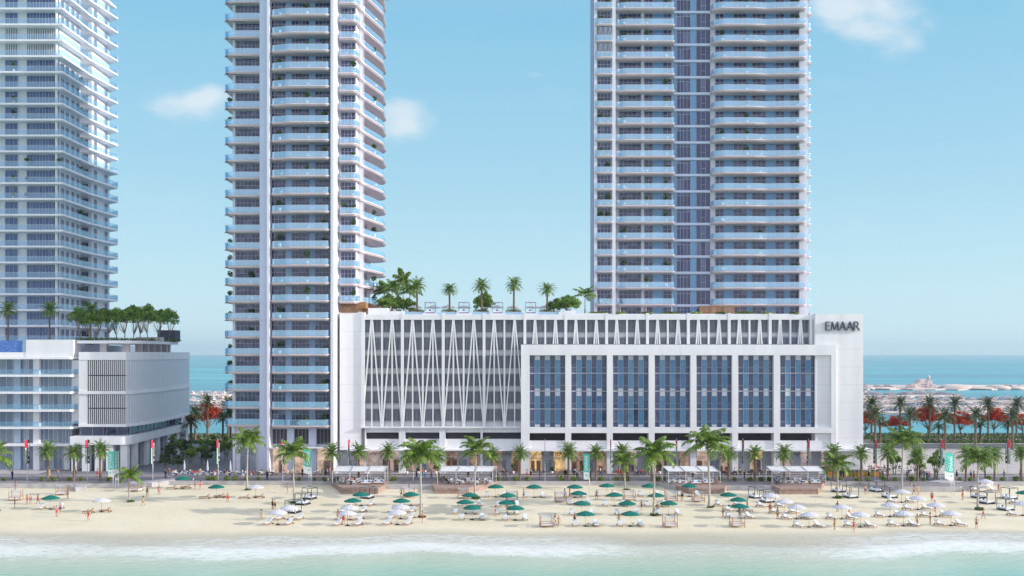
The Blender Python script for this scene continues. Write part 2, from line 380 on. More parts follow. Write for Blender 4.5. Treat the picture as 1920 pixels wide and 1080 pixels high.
# ------------------------------------------------------------------ ground materials
def sandmat():
    m, nt, out = newmat('sand'); p = N(nt, 'ShaderNodeBsdfPrincipled'); p.inputs['Roughness'].default_value = .9; p.inputs['Specular IOR Level'].default_value = .15
    pos = geopos(nt, (1, 1.0, 1)); g = nt.nodes.new('ShaderNodeNewGeometry'); s = nt.nodes.new('ShaderNodeSeparateXYZ'); L(nt, g.outputs['Position'], s.inputs[0])
    f = noise(nt, .12, 6, pos, .6); f2 = noise(nt, 1.6, 5, geopos(nt, (1, 1.6, 1)), .7)
    c = ramp(nt, f, [(.3, (.74, .66, .49)), (.7, (.82, .74, .58))])
    c2 = ramp(nt, f2, [(.30, (.55, .50, .42)), (.46, (.95, .95, .95)), (.75, (1, 1, 1))])
    mu = nt.nodes.new('ShaderNodeMix'); mu.data_type = 'RGBA'; mu.blend_type = 'MULTIPLY'; mu.inputs['Factor'].default_value = .45
    vo = nt.nodes.new('ShaderNodeTexVoronoi'); vo.inputs['Scale'].default_value = 1.5; L(nt, geopos(nt, (1, .7, 1)), vo.inputs['Vector'])
    tr_ = N(nt, 'ShaderNodeMath', operation='MULTIPLY'); L(nt, ramp(nt, vo.outputs['Distance'], [(.10, (1, 1, 1)), (.2, (0, 0, 0))]), tr_.inputs[0]); L(nt, ramp(nt, noise(nt, .16, 4, geopos(nt, (.8, 1.6, 1))), [(.48, (0, 0, 0)), (.62, (.5, .5, .5))]), tr_.inputs[1])
    fp_ = nt.nodes.new('ShaderNodeMix'); fp_.data_type = 'RGBA'; L(nt, tr_.outputs[0], fp_.inputs['Factor']); L(nt, c2, fp_.inputs['A']); fp_.inputs['B'].default_value = (.30, .27, .22, 1)
    L(nt, c, mu.inputs['A']); L(nt, fp_.outputs['Result'], mu.inputs['B'])
    # wet band next to the water
    ad = N(nt, 'ShaderNodeMath', operation='MULTIPLY_ADD'); L(nt, noise(nt, .024, 2, geopos(nt, (1, .25, 0))), ad.inputs[0]); ad.inputs[1].default_value = 16; L(nt, s.outputs[1], ad.inputs[2])
    mr = nt.nodes.new('ShaderNodeMapRange'); mr.interpolation_type = 'SMOOTHSTEP'; L(nt, ad.outputs[0], mr.inputs[0]); mr.inputs[1].default_value = 160; mr.inputs[2].default_value = 165; mr.inputs[3].default_value = 1; mr.inputs[4].default_value = 0
    wet = nt.nodes.new('ShaderNodeMix'); wet.data_type = 'RGBA'; L(nt, mr.outputs[0], wet.inputs['Factor']); L(nt, mu.outputs['Result'], wet.inputs['A']); wet.inputs['B'].default_value = (.60, .55, .43, 1)
    L(nt, wet.outputs['Result'], p.inputs['Base Color'])
    rr = nt.nodes.new('ShaderNodeMapRange'); L(nt, mr.outputs[0], rr.inputs[0]); rr.inputs[3].default_value = .9; rr.inputs[4].default_value = .45; L(nt, rr.outputs[0], p.inputs['Roughness'])
    b = nt.nodes.new('ShaderNodeBump'); b.inputs['Strength'].default_value = .55; b.inputs['Distance'].default_value = .12; L(nt, f2, b.inputs['Height']); L(nt, b.outputs[0], p.inputs['Normal'])
    L(nt, p.outputs[0], out.inputs[0]); return m
SAND = sandmat()
def shallowmat():
    m, nt, out = newmat('shallow_water'); p = N(nt, 'ShaderNodeBsdfPrincipled'); p.inputs['Specular IOR Level'].default_value = .5
    g = nt.nodes.new('ShaderNodeNewGeometry'); s = nt.nodes.new('ShaderNodeSeparateXYZ'); L(nt, g.outputs['Position'], s.inputs[0])
    big = noise(nt, .024, 2, geopos(nt, (1, .25, 0))); mid = noise(nt, .11, 5, geopos(nt, (1, 2.2, 1)), .6); fine = noise(nt, .55, 7, geopos(nt, (1, 2.0, 1)), .68)
    def M2(op, a, b, c=None):
        n = nt.nodes.new('ShaderNodeMath'); n.operation = op
        for i, q in enumerate((a, b, c)):
            if q is None: continue
            if isinstance(q, (int, float)): n.inputs[i].default_value = q
            else: L(nt, q, n.inputs[i])
        return n.outputs[0]
    def sm(x, lo, hi, a=0., b=1.):
        r = nt.nodes.new('ShaderNodeMapRange'); r.interpolation_type = 'SMOOTHSTEP'; L(nt, x, r.inputs[0])
        r.inputs[1].default_value = lo; r.inputs[2].default_value = hi; r.inputs[3].default_value = a; r.inputs[4].default_value = b; return r.outputs[0]
    d = M2('ADD', M2('MULTIPLY_ADD', mid, 8.0, M2('MULTIPLY_ADD', big, 22.0, s.outputs[1])), -3.5)       # Y + 11.5 on average
    col = ramp(nt, sm(d, 118, 160), [(0, (.19, .50, .41)), (.22, (.27, .57, .46)), (.45, (.40, .63, .50)), (.7, (.56, .68, .54)), (1, (.68, .69, .56))])
    # foam: a wide swash sheet broken by fine noise
    band = M2('MULTIPLY', sm(d, 145.5, 151.5), sm(d, 167, 161))
    strength = sm(noise(nt, .0145, 1, geopos(nt, (1, .0, 0))), .40, .56)
    fo = M2('MULTIPLY', M2('MULTIPLY', band, M2('MULTIPLY_ADD', strength, .75, .25)), sm(fine, .30, .58, .35, 1))
    lace = M2('MULTIPLY', sm(d, 140, 149), sm(fine, .52, .66)); fo = M2('MAXIMUM', fo, M2('MULTIPLY', lace, .45))
    mx = nt.nodes.new('ShaderNodeMix'); mx.data_type = 'RGBA'; L(nt, fo, mx.inputs['Factor']); L(nt, col, mx.inputs['A']); mx.inputs['B'].default_value = (.84, .86, .87, 1)
    L(nt, mx.outputs['Result'], p.inputs['Base Color']); L(nt, sm(fo, .2, .7, .16, .8), p.inputs['Roughness'])
    b = nt.nodes.new('ShaderNodeBump'); b.inputs['Strength'].default_value = .6; b.inputs['Distance'].default_value = .3
    L(nt, M2('ADD', noise(nt, .9, 6, geopos(nt, (.55, 1.8, 1)), .6), M2('MULTIPLY', fo, .6)), b.inputs['Height']); L(nt, b.outputs[0], p.inputs['Normal'])
    tr = N(nt, 'ShaderNodeBsdfTransparent'); ms = N(nt, 'ShaderNodeMixShader')
    L(nt, M2('MULTIPLY', M2('MAXIMUM', sm(d, 162.5, 154, 0, 1), M2('MULTIPLY', fo, .92)), M2('MULTIPLY', sm(d, 165, 161.5, 0, 1), sm(s.outputs[1], 157.5, 155, 0, 1))), ms.inputs[0]); L(nt, tr.outputs[0], ms.inputs[1]); L(nt, p.outputs[0], ms.inputs[2]); L(nt, ms.outputs[0], out.inputs[0])
    return m
SHALLOW = shallowmat()
def seamat():
    m, nt, out = newmat('open_sea'); p = N(nt, 'ShaderNodeBsdfPrincipled'); p.inputs['Roughness'].default_value = .25; p.inputs['Specular IOR Level'].default_value = .18
    pos = geopos(nt, (.0012, .0075, 1)); f = noise(nt, 1.0, 6, pos, .62)
    c = ramp(nt, f, [(.35, (.012, .20, .28)), (.5, (.02, .29, .36)), (.68, (.06, .42, .46))])
    L(nt, c, p.inputs['Base Color'])
    b = nt.nodes.new('ShaderNodeBump'); b.inputs['Strength'].default_value = .5; b.inputs['Distance'].default_value = .5
    L(nt, noise(nt, .12, 6, geopos(nt, (.6, 1, 1)), .6), b.inputs['Height']); L(nt, b.outputs[0], p.inputs['Normal'])
    L(nt, p.outputs[0], out.inputs[0]); return m
SEA = seamat()
def pavemat(name, a, b, sx=1.2, sy=.6, mort=.03):
    m, nt, out = newmat(name); p = N(nt, 'ShaderNodeBsdfPrincipled'); p.inputs['Roughness'].default_value = .75
    br = nt.nodes.new('ShaderNodeTexBrick'); L(nt, geopos(nt), br.inputs['Vector']); br.inputs['Scale'].default_value = 1
    br.inputs['Color1'].default_value = (*a, 1); br.inputs['Color2'].default_value = (*b, 1); br.inputs['Mortar'].default_value = (a[0] * .6, a[1] * .6, a[2] * .6, 1)
    br.inputs['Mortar Size'].default_value = mort; br.inputs['Brick Width'].default_value = sx; br.inputs['Row Height'].default_value = sy
    mu = nt.nodes.new('ShaderNodeMix'); mu.data_type = 'RGBA'; mu.blend_type = 'MULTIPLY'; mu.inputs['Factor'].default_value = 1
    L(nt, br.outputs[0], mu.inputs['A']); L(nt, ramp(nt, noise(nt, .35, 5, geopos(nt)), [(.3, (.8, .8, .8)), (.7, (1.05, 1.05, 1.05))]), mu.inputs['B'])
    L(nt, mu.outputs['Result'], p.inputs['Base Color']); L(nt, p.outputs[0], out.inputs[0]); return m
PAVE = pavemat('promenade_paving', (.33, .29, .30), (.27, .245, .26))
PAVE2 = pavemat('dark_paving', (.20, .19, .215), (.17, .16, .19), 1.6, .8)
PAVE3 = pavemat('pale_plaza_paving', (.51, .46, .43), (.47, .42, .40), 2.0, 1.0, .02)
PAVE4 = pavemat('street_paving', (.20, .20, .23), (.17, .17, .2), 2.0, 1.0, .02)
ASPH = simple('asphalt', (.10, .10, .115), .85, var=.08, scale=.8)
SOIL = simple('ground_cover', (.17, .17, .12), .95, var=.25, scale=.5)
WALLG = simple('seawall_concrete', (.47, .45, .46), .8, var=.08, scale=.5, bump=.15)
ISLE = simple('island_sand', (.66, .55, .50), .9, var=.12, scale=.02)

def sheet(name, pts, z, mt, label=None):
    mb = MB(); mb.face([(x, y, z) for x, y in pts]); o = mb.build(name, mt); o['kind'] = 'structure'
    return o
# beach and seabed
mb = MB(); xs = [-190 + 2.5 * i for i in range(153)]; ys = [100 + 1.5 * j for j in range(71)]
def sz(x, y): return sand_z(y) + .05 * mn.noise((x * .12, y * .2, 0)) + .02 * mn.noise((x * .6, y * .9, 3))
for x in xs:
    for y in ys: mb.v.append((x, y, sz(x, y) if y < 204 else -.76))
ny = len(ys)
for i in range(len(xs) - 1):
    for j in range(ny - 1):
        mb.f.append((i * ny + j, (i + 1) * ny + j, (i + 1) * ny + j + 1, i * ny + j + 1)); mb.m.append(0); mb.sm.append(True)
o = mb.build('beach', SAND); o['kind'] = 'structure'
sheet('seabed', [(-9000, -9000), (9000, -9000), (9000, 101), (-9000, 101)], -4.0, SAND)
mb = MB(); mb.face([(x, y, -1.83) for x, y in ((-9000, -9000), (9000, -9000), (9000, 137.5), (-9000, 137.5))])
ysw = [j for j in range(ny) if 137 < ys[j] < 158]; i0 = len(mb.v)
for x in xs:
    for j in ysw: mb.v.append((x, ys[j], max(-1.83, sz(x, ys[j]) + .02)))
nw = len(ysw)
for i in range(len(xs) - 1):
    for j in range(nw - 1): mb.f.append((i0 + i * nw + j, i0 + (i + 1) * nw + j, i0 + (i + 1) * nw + j + 1, i0 + i * nw + j + 1)); mb.m.append(0); mb.sm.append(True)
o = mb.build('sea', SHALLOW); o['kind'] = 'structure'
sheet('far_sea', [(-13000, 313.9), (13000, 313.9), (13000, 29900), (-13000, 29900)], -2.0, SEA)
# land body with the promenade's front edge
edge = [(-700, 915.5), (165, 915.5), (285, 913.5), (291, 909.6), (621, 909.6), (626, 913), (724, 917.5), (812, 917.5), (860, 917), (880, 910.2), (1232, 910.2), (1262, 919.5), (1361, 919.5), (1450, 919.5), (1520, 919.5), (1546, 910.6), (1612, 911), (1640, 918), (1680, 922.5), (1800, 922.5), (1850, 917), (1862, 911), (2600, 911)]
epts = [sand(*q)[:2] for q in edge]
land = [(epts[0][0] - 300, epts[0][1])] + epts + [(epts[-1][0] + 300, epts[-1][1]), (900, 314), (-900, 314)]
mb = MB(); mb.prism(land, -3.5, -.004, 0); o = mb.build('ground', WALLG); o['kind'] = 'structure'
prom = [(-400, epts[0][1])] + epts + [(400, epts[-1][1]), (400, 214), (-400, 214)]
o = sheet('promenade', prom, .004, PAVE)
# coping on the sea wall
mb = MB(); ep = [(-170, epts[0][1])] + epts[1:-1] + [(170, epts[-1][1])]
ins = offset(ep, .35)
for a, b, c, d in zip(ep, ep[1:], ins[1:], ins): mb.prism([a, b, c, d], .008, .06, 0)
o = mb.build('sea_wall', simple('coping_stone', (.52, .50, .50), .8)); tag(o, 'low pale stone sea wall coping running between the beach and the promenade', 'wall')
sheet('dark_paving_strip', [(-200, 202.2), (200, 202.2), (200, 209.3), (-200, 209.3)], .010, PAVE2)
sheet('pale_paving_line', [(-200, 209.6), (200, 209.6), (200, 210.2), (-200, 210.2)], .014, simple('pale_strip', (.5, .47, .47), .7))
sheet('cafe_terrace', [(-62, 211.3), (100, 211.3), (100, 213.9), (-62, 213.9)], .018, simple('terrace_tile', (.17, .13, .135), .7))
sheet('plaza', [(70, 214), (400, 214), (400, 269), (70, 269)], .004, PAVE3)
sheet('street', [(-95, 214), (-40, 214), (-40, 285.9), (-95, 285.9)], .004, PAVE4)
sheet('road', [(70, 270), (500, 270), (500, 285), (70, 285)], .006, ASPH)
sheet('planted_bank', [(-130, 286), (600, 286), (600, 313.5), (-130, 313.5)], .008, SOIL)
for yk in (269.4, 285.4):
    mb = MB(); mb.box(70, 500, yk - .15, yk + .15, .0, .14); o = mb.build('kerb', WALLG); tag(o, 'pale concrete kerb along the %s edge of the road behind the plaza' % ('near' if yk < 280 else 'far'), 'kerb')
mb = MB()
for k in range(40): mb.box(72 + 6 * k, 75 + 6 * k, 277.9, 278.1, .010, .012)
o = mb.build('road_marking', simple('road_paint', (.7, .7, .7), .6)); o['kind'] = 'structure'

# wooden decks that step from the promenade onto the sand
dk = [[(621, 910), (642, 926), (708, 926.5), (723, 917.5)], [(811, 917.5), (815, 926), (876, 926), (932, 910.2)], [(1232, 910), (1292, 926), (1358, 925.5), (1363, 919)], [(1448, 919), (1462, 926.8), (1534, 926.8), (1546, 910.5)]]
for k, d in enumerate(dk):
    p = [sand(*q) for q in d]; base = [(q[0], q[1]) for q in p]; back = [(base[-1][0], 201.8), (base[0][0], 201.8)]
    mb = MB(); mb.prism(base + back, -1.1, -.2, 0)
    t = thing('wooden_deck', 'brown wooden restaurant deck reaching onto the sand, %s of four from the left' % ORD[k], 'deck')
    mb.build('skirt', DECKM, t)
    top = [(x * 1.0, y - .12) for x, y in base[1:3]]; 
    mb = MB(); mb.prism([(base[0][0] - .1, base[0][1])] + top + [(base[-1][0] + .1, base[-1][1])] + back, -.197, .10, 0); mb.build('boards', DECKM, t)
# far islands with villas
R2 = random.Random(5)
def island(px0, px1, y0, y1, name='island'):
    Yn = 26 * F / (y1 - HY); Yf = 26 * F / (y0 - HY); mb = MB(); pts = []
    n = 26
    for i in range(n + 1):
        px = px0 + (px1 - px0) * i / n; e = max(0.0, sin(pi * i / n)) ** .5; Y = Yn + (Yf - Yn) * (.5 - .5 * e * (.8 + .4 * R2.random())); pts.append((X(px, Y), Y))
    for i in range(n, -1, -1):
        px = px0 + (px1 - px0) * i / n; e = max(0.0, sin(pi * i / n)) ** .5; Y = Yn + (Yf - Yn) * (.5 + .5 * e * (.8 + .4 * R2.random())); pts.append((X(px, Y), Y))
    mb.prism(pts, -3, -1.2); o = mb.build(name, ISLE); o['kind'] = 'structure'; return Yn, Yf
VIL = [simple('villa_wall_%s' % c, k, .8, var=.1, scale=.3) for c, k in (('pink', (.70, .60, .58)), ('cream', (.66, .62, .60)), ('grey', (.36, .40, .50)))]
VROOF = simple('villa_roof', (.58, .47, .43), .8)
VWIN = simple('villa_window', (.10, .12, .18), .3)
def villa(w, d, h, wm):
    t = thing('seaside_villa', 'tiny pale flat roofed villa on a sand island across the far water', 'house', group='villas on the far islands')
    mb = MB(); mb.box(-w / 2, w / 2, 0, d, 0, h); mb.box(-w * .2, w * .3, d * .2, d * .8, h, h * 1.5); mb.box(-w * .75, -w / 2, d * .1, d * .7, 0, h * .6); mb.build('wall', wm, t)
    mb = MB()
    for q in range(3): mb.box(-w * .38 + q * w * .28, -w * .24 + q * w * .28, -.06, .0, h * .3, h * .75)
    mb.build('window', VWIN, t)
    mb = MB(); mb.box(-w * .25, w * .35, d * .15, d * .85, h * 1.5 + .02, h * 1.5 + .3); mb.box(-w * .53, w * .53, -.15, d * 1.02, h + .01, h + .12); mb.build('roof', VROOF, t)
    return Stock(t)
VS = [villa(5, 4, 1.9, VIL[0]), villa(3.4, 3, 1.6, VIL[1]), villa(6.5, 4, 1.4, VIL[2])]
isl = [(1560, 1990, 750, 757), (1590, 1990, 761, 766), (1560, 1990, 771, 778), (1560, 1800, 741, 745), (350, 470, 738, 744), (350, 460, 749, 756), (352, 450, 763, 768)]
for (a, b, y0, y1) in isl:
    Yn, Yf = island(a, b, y0, y1); n = int((b - a) / 13)
    for i in range(n):
        px = a + 8 + (b - a - 16) * (i + R2.random() * .8) / n
        if 720 < px < 1600: continue
        Y = Yn + (Yf - Yn) * (.3 + .4 * R2.random()); R2.choice(VS).put((X(px, Y), Y, -1.2), R2.uniform(-.2, .2), sc=R2.uniform(.5, .95))
island(1500, 2050, 723, 731.5); 
# low dunes and the palace-like hotel on the outer island
Yp = 26 * F / 66.
for i, (px, w_, h_) in enumerate([(1650, 30, 1.6), (1790, 34, 3.2), (1870, 24, 2.8), (1898, 20, 2.0), (1830, 40, 1.5), (1625, 14, 1.8)]):
    mb = MB(); Y = Yp; 
    mb.ell((0, 0, 0), (w_ * Y / F, 12, h_), 20, 8); o = mb.build('sand_mound', ISLE, loc=(X(px, Y), Y, -1.3)); o['kind'] = 'structure'
t = thing('island_hotel', 'wide pinkish stepped hotel block with a domed tower on the outer far island', 'building', (X(1735, Yp), Yp, -1.2))
mb = MB(); k = Yp / F
for (a, b, h, yy0) in [(-20, -9, 3.4, 0), (-12, 12, 4.6, 1), (-8, 10, 6.6, 2), (4, 14, 5.4, .5), (12, 20, 3.0, 0)]: mb.box(a * k, b * k, yy0, yy0 + 9, 0, h)
mb.build('wall', VIL[0], t)
mb = MB(); mb.box(8 * k, 11.5 * k, 1.6, 5, 0, 8.6); mb.ell((9.8 * k, 3.2, 8.6), (.75, 1.2, 1.0), 10, 6); mb.build('tower', VIL[1], t)
mb = MB()
for q in range(12): mb.box((-10.5 + q * 1.7) * k, (-9.7 + q * 1.7) * k, .9, .98, 1.0, 1.7); mb.box((-10.5 + q * 1.7) * k, (-9.7 + q * 1.7) * k, .9, .98, 2.4, 3.1)
mb.build('window', VWIN, t)
for i, px in enumerate([1622, 1640, 1660, 1704, 1765, 1885, 1905]):
    R2.choice(VS).put((X(px, Yp), Yp - 6, -1.2), 0, sc=R2.uniform(.8, 1.3))
# ------------------------------------------------------------------ windows
def window_mesh(w, h, cols, transom=.72, pane=None, extra=(), bar=.042, mats=None, side=0.0):
    """frame with mullions in front of separate panes; origin at bottom centre, faces -Y"""
    mb = MB(); cw = w / cols
    for c in range(cols):
        x0 = -w / 2 + c * cw; x1 = x0 + cw
        zs = [0, h * transom, h] if transom else [0, h]
        for a, b in zip(zs, zs[1:]): mb.face([(x0, 0, a), (x1, 0, a), (x1, 0, b), (x0, 0, b)], 0)
    b2 = bar / 2
    for c in range(cols + 1):
        x = -w / 2 + c * cw; mb.box(x - b2, x + b2, -.09, -.01, 0, h, 1)
    for z in ([0.0, h * transom, h] if transom else [0.0, h]): mb.box(-w / 2 + b2, w / 2 - b2, -.08, -.012, max(0, z - b2), min(h, z + b2), 1)
    for (c, z) in extra: mb.box(-w / 2 + c * cw + b2, -w / 2 + (c + 1) * cw - b2, -.08, -.012, z - b2, z + b2, 1)
    return mb.mesh('window', mats or [pane or PANE, FRAME])
def panel_mesh(w, h, mt=BLUEP, name='glass_panel'):
    mb = MB(); mb.face([(-w / 2, 0, 0), (w / 2, 0, 0), (w / 2, 0, h), (-w / 2, 0, h)]); mb.box(-w / 2, w / 2, 0.005, .05, 0, h, 0); return mb.mesh(name, [mt])

def balcony_meshes(pl, close, th=.22, lip=.20, rail=1.12, slab=SLABM, glass=RAILG, post=1.6, setb=.12):
    """pl: outer edge (left to right, seen from the sea), close: the wall side; z=0 is the floor top.
    returns slab mesh and railing mesh"""
    inner = offset(pl, .22)
    mb = MB(); mb.prism(list(pl) + list(close), -th, 0, 0); mb.prism(inner + list(close), -th - lip, -th - .003, 0)
    m1 = mb.mesh('balcony', [slab])
    a = offset(pl, setb); b = offset(pl, setb + .03); mb = MB()
    for i in range(len(pl) - 1):
        p0, p1, q1, q0 = a[i], a[i + 1], b[i + 1], b[i]
        z0, z1 = .04, rail
        mb.face([(*p0, z0), (*p1, z0), (*p1, z1), (*p0, z1)], 0)
        mb.face([(*p0, z1 + .002), (*p1, z1 + .002), (*q1, z1 + .002), (*q0, z1 + .002)], 1)
        mb.face([(*p0, z1 + .002), (*p1, z1 + .002), (*p1, z1 + .05), (*p0, z1 + .05)], 1)
    for q in resample(b, post): mb.box(q[0] - .012, q[0] + .012, q[1] + .005, q[1] + .03, 0, rail, 1)
    m2 = mb.mesh('railing', [glass, METAL]); return m1, m2
def bal(parent, meshes, z, loc=(0, 0)):
    o = ob('balcony', meshes[0], parent, (loc[0], loc[1], z)); ob('railing', meshes[1], o); return o

SPOTS = []   # places on balconies: (tower, bay, storey from top, x, y, z)
# ------------------------------------------------------------------ middle tower
mt_ = thing('apartment_tower', 'curved white beachfront apartment tower in the middle left with rounded balconies on three sides', 'building', (-42, 226, 0))
OX, OY = -42, 226
def w2l(pts, ox=None, oy=None): return [(x - (OX if ox is None else ox), y - (OY if oy is None else oy)) for x, y in pts]
H1 = 3.567; Z1 = 9.27; NF1 = 27; TOP1 = Z1 + NF1 * H1
c = MB()
c.prism(w2l([(-56.3, 217.1), (-50.6, 217.1), (-50.6, 215.2), (-35.4, 215.2), (-35.4, 218.4), (-31.9, 218.4), (-31.25, 222.7), (-32.2, 223.0), (-32.7, 246), (-56.3, 246)]), 0, TOP1)
c.build('core_wall', TOWERW, mt_)
def pier(parent, x0, x1, y0, y1, z0, z1, mt=TOWERW, name='pier', ox=None, oy=None):
    mb = MB(); ox = OX if ox is None else ox; oy = OY if oy is None else oy
    mb.box(x0 - ox, x1 - ox, y0 - oy, y1 - oy, z0, z1); return mb.build(name, mt, parent)
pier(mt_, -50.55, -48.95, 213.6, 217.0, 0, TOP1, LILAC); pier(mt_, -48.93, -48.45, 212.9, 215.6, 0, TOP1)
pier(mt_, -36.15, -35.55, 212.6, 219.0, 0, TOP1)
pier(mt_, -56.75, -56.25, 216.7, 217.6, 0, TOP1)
# pale blue infill panels between the windows of the centre bay
for (a, b) in ((536, 546.5), (580, 590.5)):
    mb = MB(); xa, xb = X(a, 215), X(b, 215); mb.box(xa - OX, xb - OX, 215.08 - OY, 215.19 - OY, Z1, TOP1); mb.build('infill_panel', simple('pale_blue_panel_%d' % a, (.30, .42, .62), .3), mt_)
win = Parts(mt_, 'window')
hw = H1 - .62
m_c = {}
for key, (a, b, cols) in dict(a=(507.5, 535.5, 4), b=(547, 579.5, 5), c=(591, 618.5, 4)).items():
    w_ = X(b, 215) - X(a, 215); m_c[key] = (window_mesh(w_, hw, cols), (X(a, 215) + X(b, 215)) / 2, w_)
m_l = window_mesh(4.8, hw, 6); m_r = window_mesh(2.9, hw, 4); m_s = [window_mesh(1.1, hw, 2), window_mesh(1.6, hw, 2)]
m_thin = window_mesh(.55, hw, 1, transom=0)
plC = fillet([(-48.35, 215.3), (-48.35, 213.5), (-44.6, 212.3), (-36.3, 212.3), (-36.3, 215.3)], [0, .7, .8, 1.1, 0], 4)
plL = fillet([(-58.0, 223.5), (-58.3, 217), (-57.6, 215.4), (-50.7, 215.4), (-50.7, 217)], [0, 1.0, 1.6, .25, 0], 5)
plR = fillet([(-35.1, 218), (-35.1, 216.1), (-31.5, 216.1), (-31.2, 219.5)], [0, .5, 1.2, 0], 5)
plS = fillet([(-31.3, 222.6), (-30.7, 222.2), (-28.2, 234), (-28.8, 244.5), (-31.5, 246.5)], [0, .5, 1.2, 1.5, 0], 4)
bC = balcony_meshes(w2l(plC), []); 
bL = balcony_meshes(w2l(plL), w2l([(-50.7, 217.3), (-56.0, 217.3), (-56.0, 223.5)]))
bR = balcony_meshes(w2l(plR), w2l([(-32, 219.5), (-35.1, 219.5)]))
bS = balcony_meshes(w2l(plS), w2l([(-32.9, 246), (-32.4, 223.2)]))
link = MB(); link.prism(w2l([(-31.4, 219.0), (-31.1, 219.0), (-30.6, 222.4), (-31.3, 222.6), (-31.9, 219.4)]), -.5, 0); linkm = link.mesh('floor_band', [SLABM])
slatm = MB()
for k in range(4): slatm.box(-31.35 - OX + k * .14, -31.25 - OX + k * .14, 219.5 + k * .8 - OY, 219.8 + k * .8 - OY, 0, H1 - .5)
slatm = slatm.mesh('column', [TOWERW])
for n in range(NF1):
    zb = Z1 + n * H1 + .5          # floor top
    side = n >= 7                  # the lower storeys of the right side are inside the podium
    bal(mt_, bC, zb); bal(mt_, bL, zb)
    for key in 'abc': win.put(m_c[key][0], (m_c[key][1] - OX, 215.1 - OY, zb + .02), 0, m_c[key][2])
    win.put(m_l, (-53.7 - OX, 217.0 - OY, zb + .02), 0, 3.0)
    vis = NF1 - 2 - n
    if 0 <= vis: SPOTS += [('middle', 'left', n, -57.4, 217.2, zb), ('middle', 'left', n, -53.0, 216.3, zb), ('middle', 'centre', n, -46.6, 213.7, zb), ('middle', 'centre', n, -41, 213.2, zb), ('middle', 'centre', n, -37.6, 213.3, zb)]
    if side:
        bal(mt_, bR, zb); bal(mt_, bS, zb); ob('floor_band', linkm, mt_, (0, 0, zb)); ob('column', slatm, mt_, (0, 0, zb))
        win.put(m_r, (-33.55 - OX, 218.3 - OY, zb + .02), 0, 1.6)
        for q, yy in enumerate((224.6, 227.4, 230.4, 233.2, 236.0)):
            fx = -32.12 - (yy - 223) * .0217
            win.put(m_s[q % 2], (fx + .1 - OX, yy - OY, zb + .02), radians(90), .3)
        if vis >= 0: SPOTS += [('middle', 'inner right', n, -34.2, 216.9, zb), ('middle', 'inner right', n, -32.3, 217.0, zb), ('middle', 'far right', n, -29.6, 229.0, zb)]
win.flush()
mb = MB(); mb.prism(w2l([(-58, 213.5), (-31, 216), (-28, 246), (-58, 246)]), TOP1 + .01, TOP1 + .6); mb.build('roof', SLABM, mt_)
# base of the tower: tall windows, canopy, lobby glass
gl = window_mesh(3.05, 3.0, 4, transom=0, pane=DARKV)
for xx in (-46.75, -42.3, -37.9): ob('tall_window', gl, mt_, (xx - OX, 215.1 - OY, 5.9))
mb = MB(); mb.box(-48.4 - OX, -36.2 - OX, 212.7 - OY, 215.0 - OY, 5.2, 5.45); mb.build('canopy', SLABW, mt_)
LOBBY = simple('lobby_warm', (.58, .42, .30), .7, var=.25, scale=.8, emit=.8)
WOODL = simple('shop_wood', (.30, .13, .06), .7, var=.3, scale=.8, emit=.06)
mb = MB(); mb.box(-48.3 - OX, -36.3 - OX, 215.09 - OY, 215.15 - OY, .1, 5.1); mb.build('lobby_interior', LOBBY, mt_)
ob('lobby_window', window_mesh(3.1, 4.9, 3, transom=.66, mats=[PANE_L, FRAME]), mt_, (-53.7 - OX, 217.0 - OY, .1))
mb = MB()
for xx, wv in ((-47, .8), (-45.2, 1.4), (-40.5, 1.2), (-38, 1.6)): mb.box(xx - OX, xx + wv - OX, 214.9 - OY, 215.08 - OY, .1, 2.6)
mb.build('lobby_furniture', WOODL, mt_)
lg = window_mesh(2.9, 5.0, 2, transom=.66, mats=[SHOPG, FRAME])
for xx in (-46.7, -42.3, -37.8): ob('lobby_window', lg, mt_, (xx - OX, 214.6 - OY, .1))
for (a, b) in ((-45.2, -43.8), (-40.85, -39.3)): pier(mt_, a, b, 214.2, 215.1, 0, 9.2, LILAC, 'ground_pier')
mb = MB(); mb.box(-31.8 - OX, -30 - OX, 219 - OY, 242 - OY, 33.4, 34.7)
for k in range(60): mb.box(-35 + k * .16 - OX, -34.93 + k * .16 - OX, 217.6 + max(0, k - 22) * .5 - OY, 217.9 + max(0, k - 22) * .5 - OY, 32, 34.6, 0)
mb.build('timber_screen', WOODS, mt_)

# ------------------------------------------------------------------ right tower
rt = thing('apartment_tower', 'wide white beachfront apartment tower on the right with a blue glass centre strip', 'building', (41, 245, 0))
OX, OY = 41, 245
H2 = 3.6; Z2 = 34.5 - H2; NF2 = 22; TOP2 = Z2 + NF2 * H2
c = MB(); c.prism(w2l([(18, 234.3), (22.7, 234.3), (22.7, 235.9), (64.7, 235.9), (64.7, 238), (66, 238), (66, 262), (19.6, 262), (18, 243.5)]), 0, TOP2); c.build('core_wall', TOWERW, rt)
mb = MB(); mb.box(17.8 - OX, 17.97 - OX, 234.1 - OY, 242.5 - OY, 0, TOP2); mb.build('side_wall', simple('shaded_side_wall', (.30, .34, .48), .5), rt)  # shade of the tower's sunless flank put into its dark bluish colour
pier(rt, 21.95, 22.7, 233.5, 234.25, 20, TOP2); pier(rt, 28.5, 29.1, 235.2, 235.85, 20, TOP2)
pier(rt, 63.2, 64.9, 234.6, 235.85, 20, TOP2); pier(rt, 17.97, 18.6, 233.6, 234.25, 20, TOP2)
win = Parts(rt, 'window'); gpn = Parts(rt, 'glass_panel')
hw = H2 - .62
Yw = 235.9
def wm(a, b, cols, **k): 
    w_ = X(b, Yw) - X(a, Yw); return (window_mesh(w_, hw, cols, **k), (X(a, Yw) + X(b, Yw)) / 2, w_)
zx = lambda z: 1090 + z / 3.085
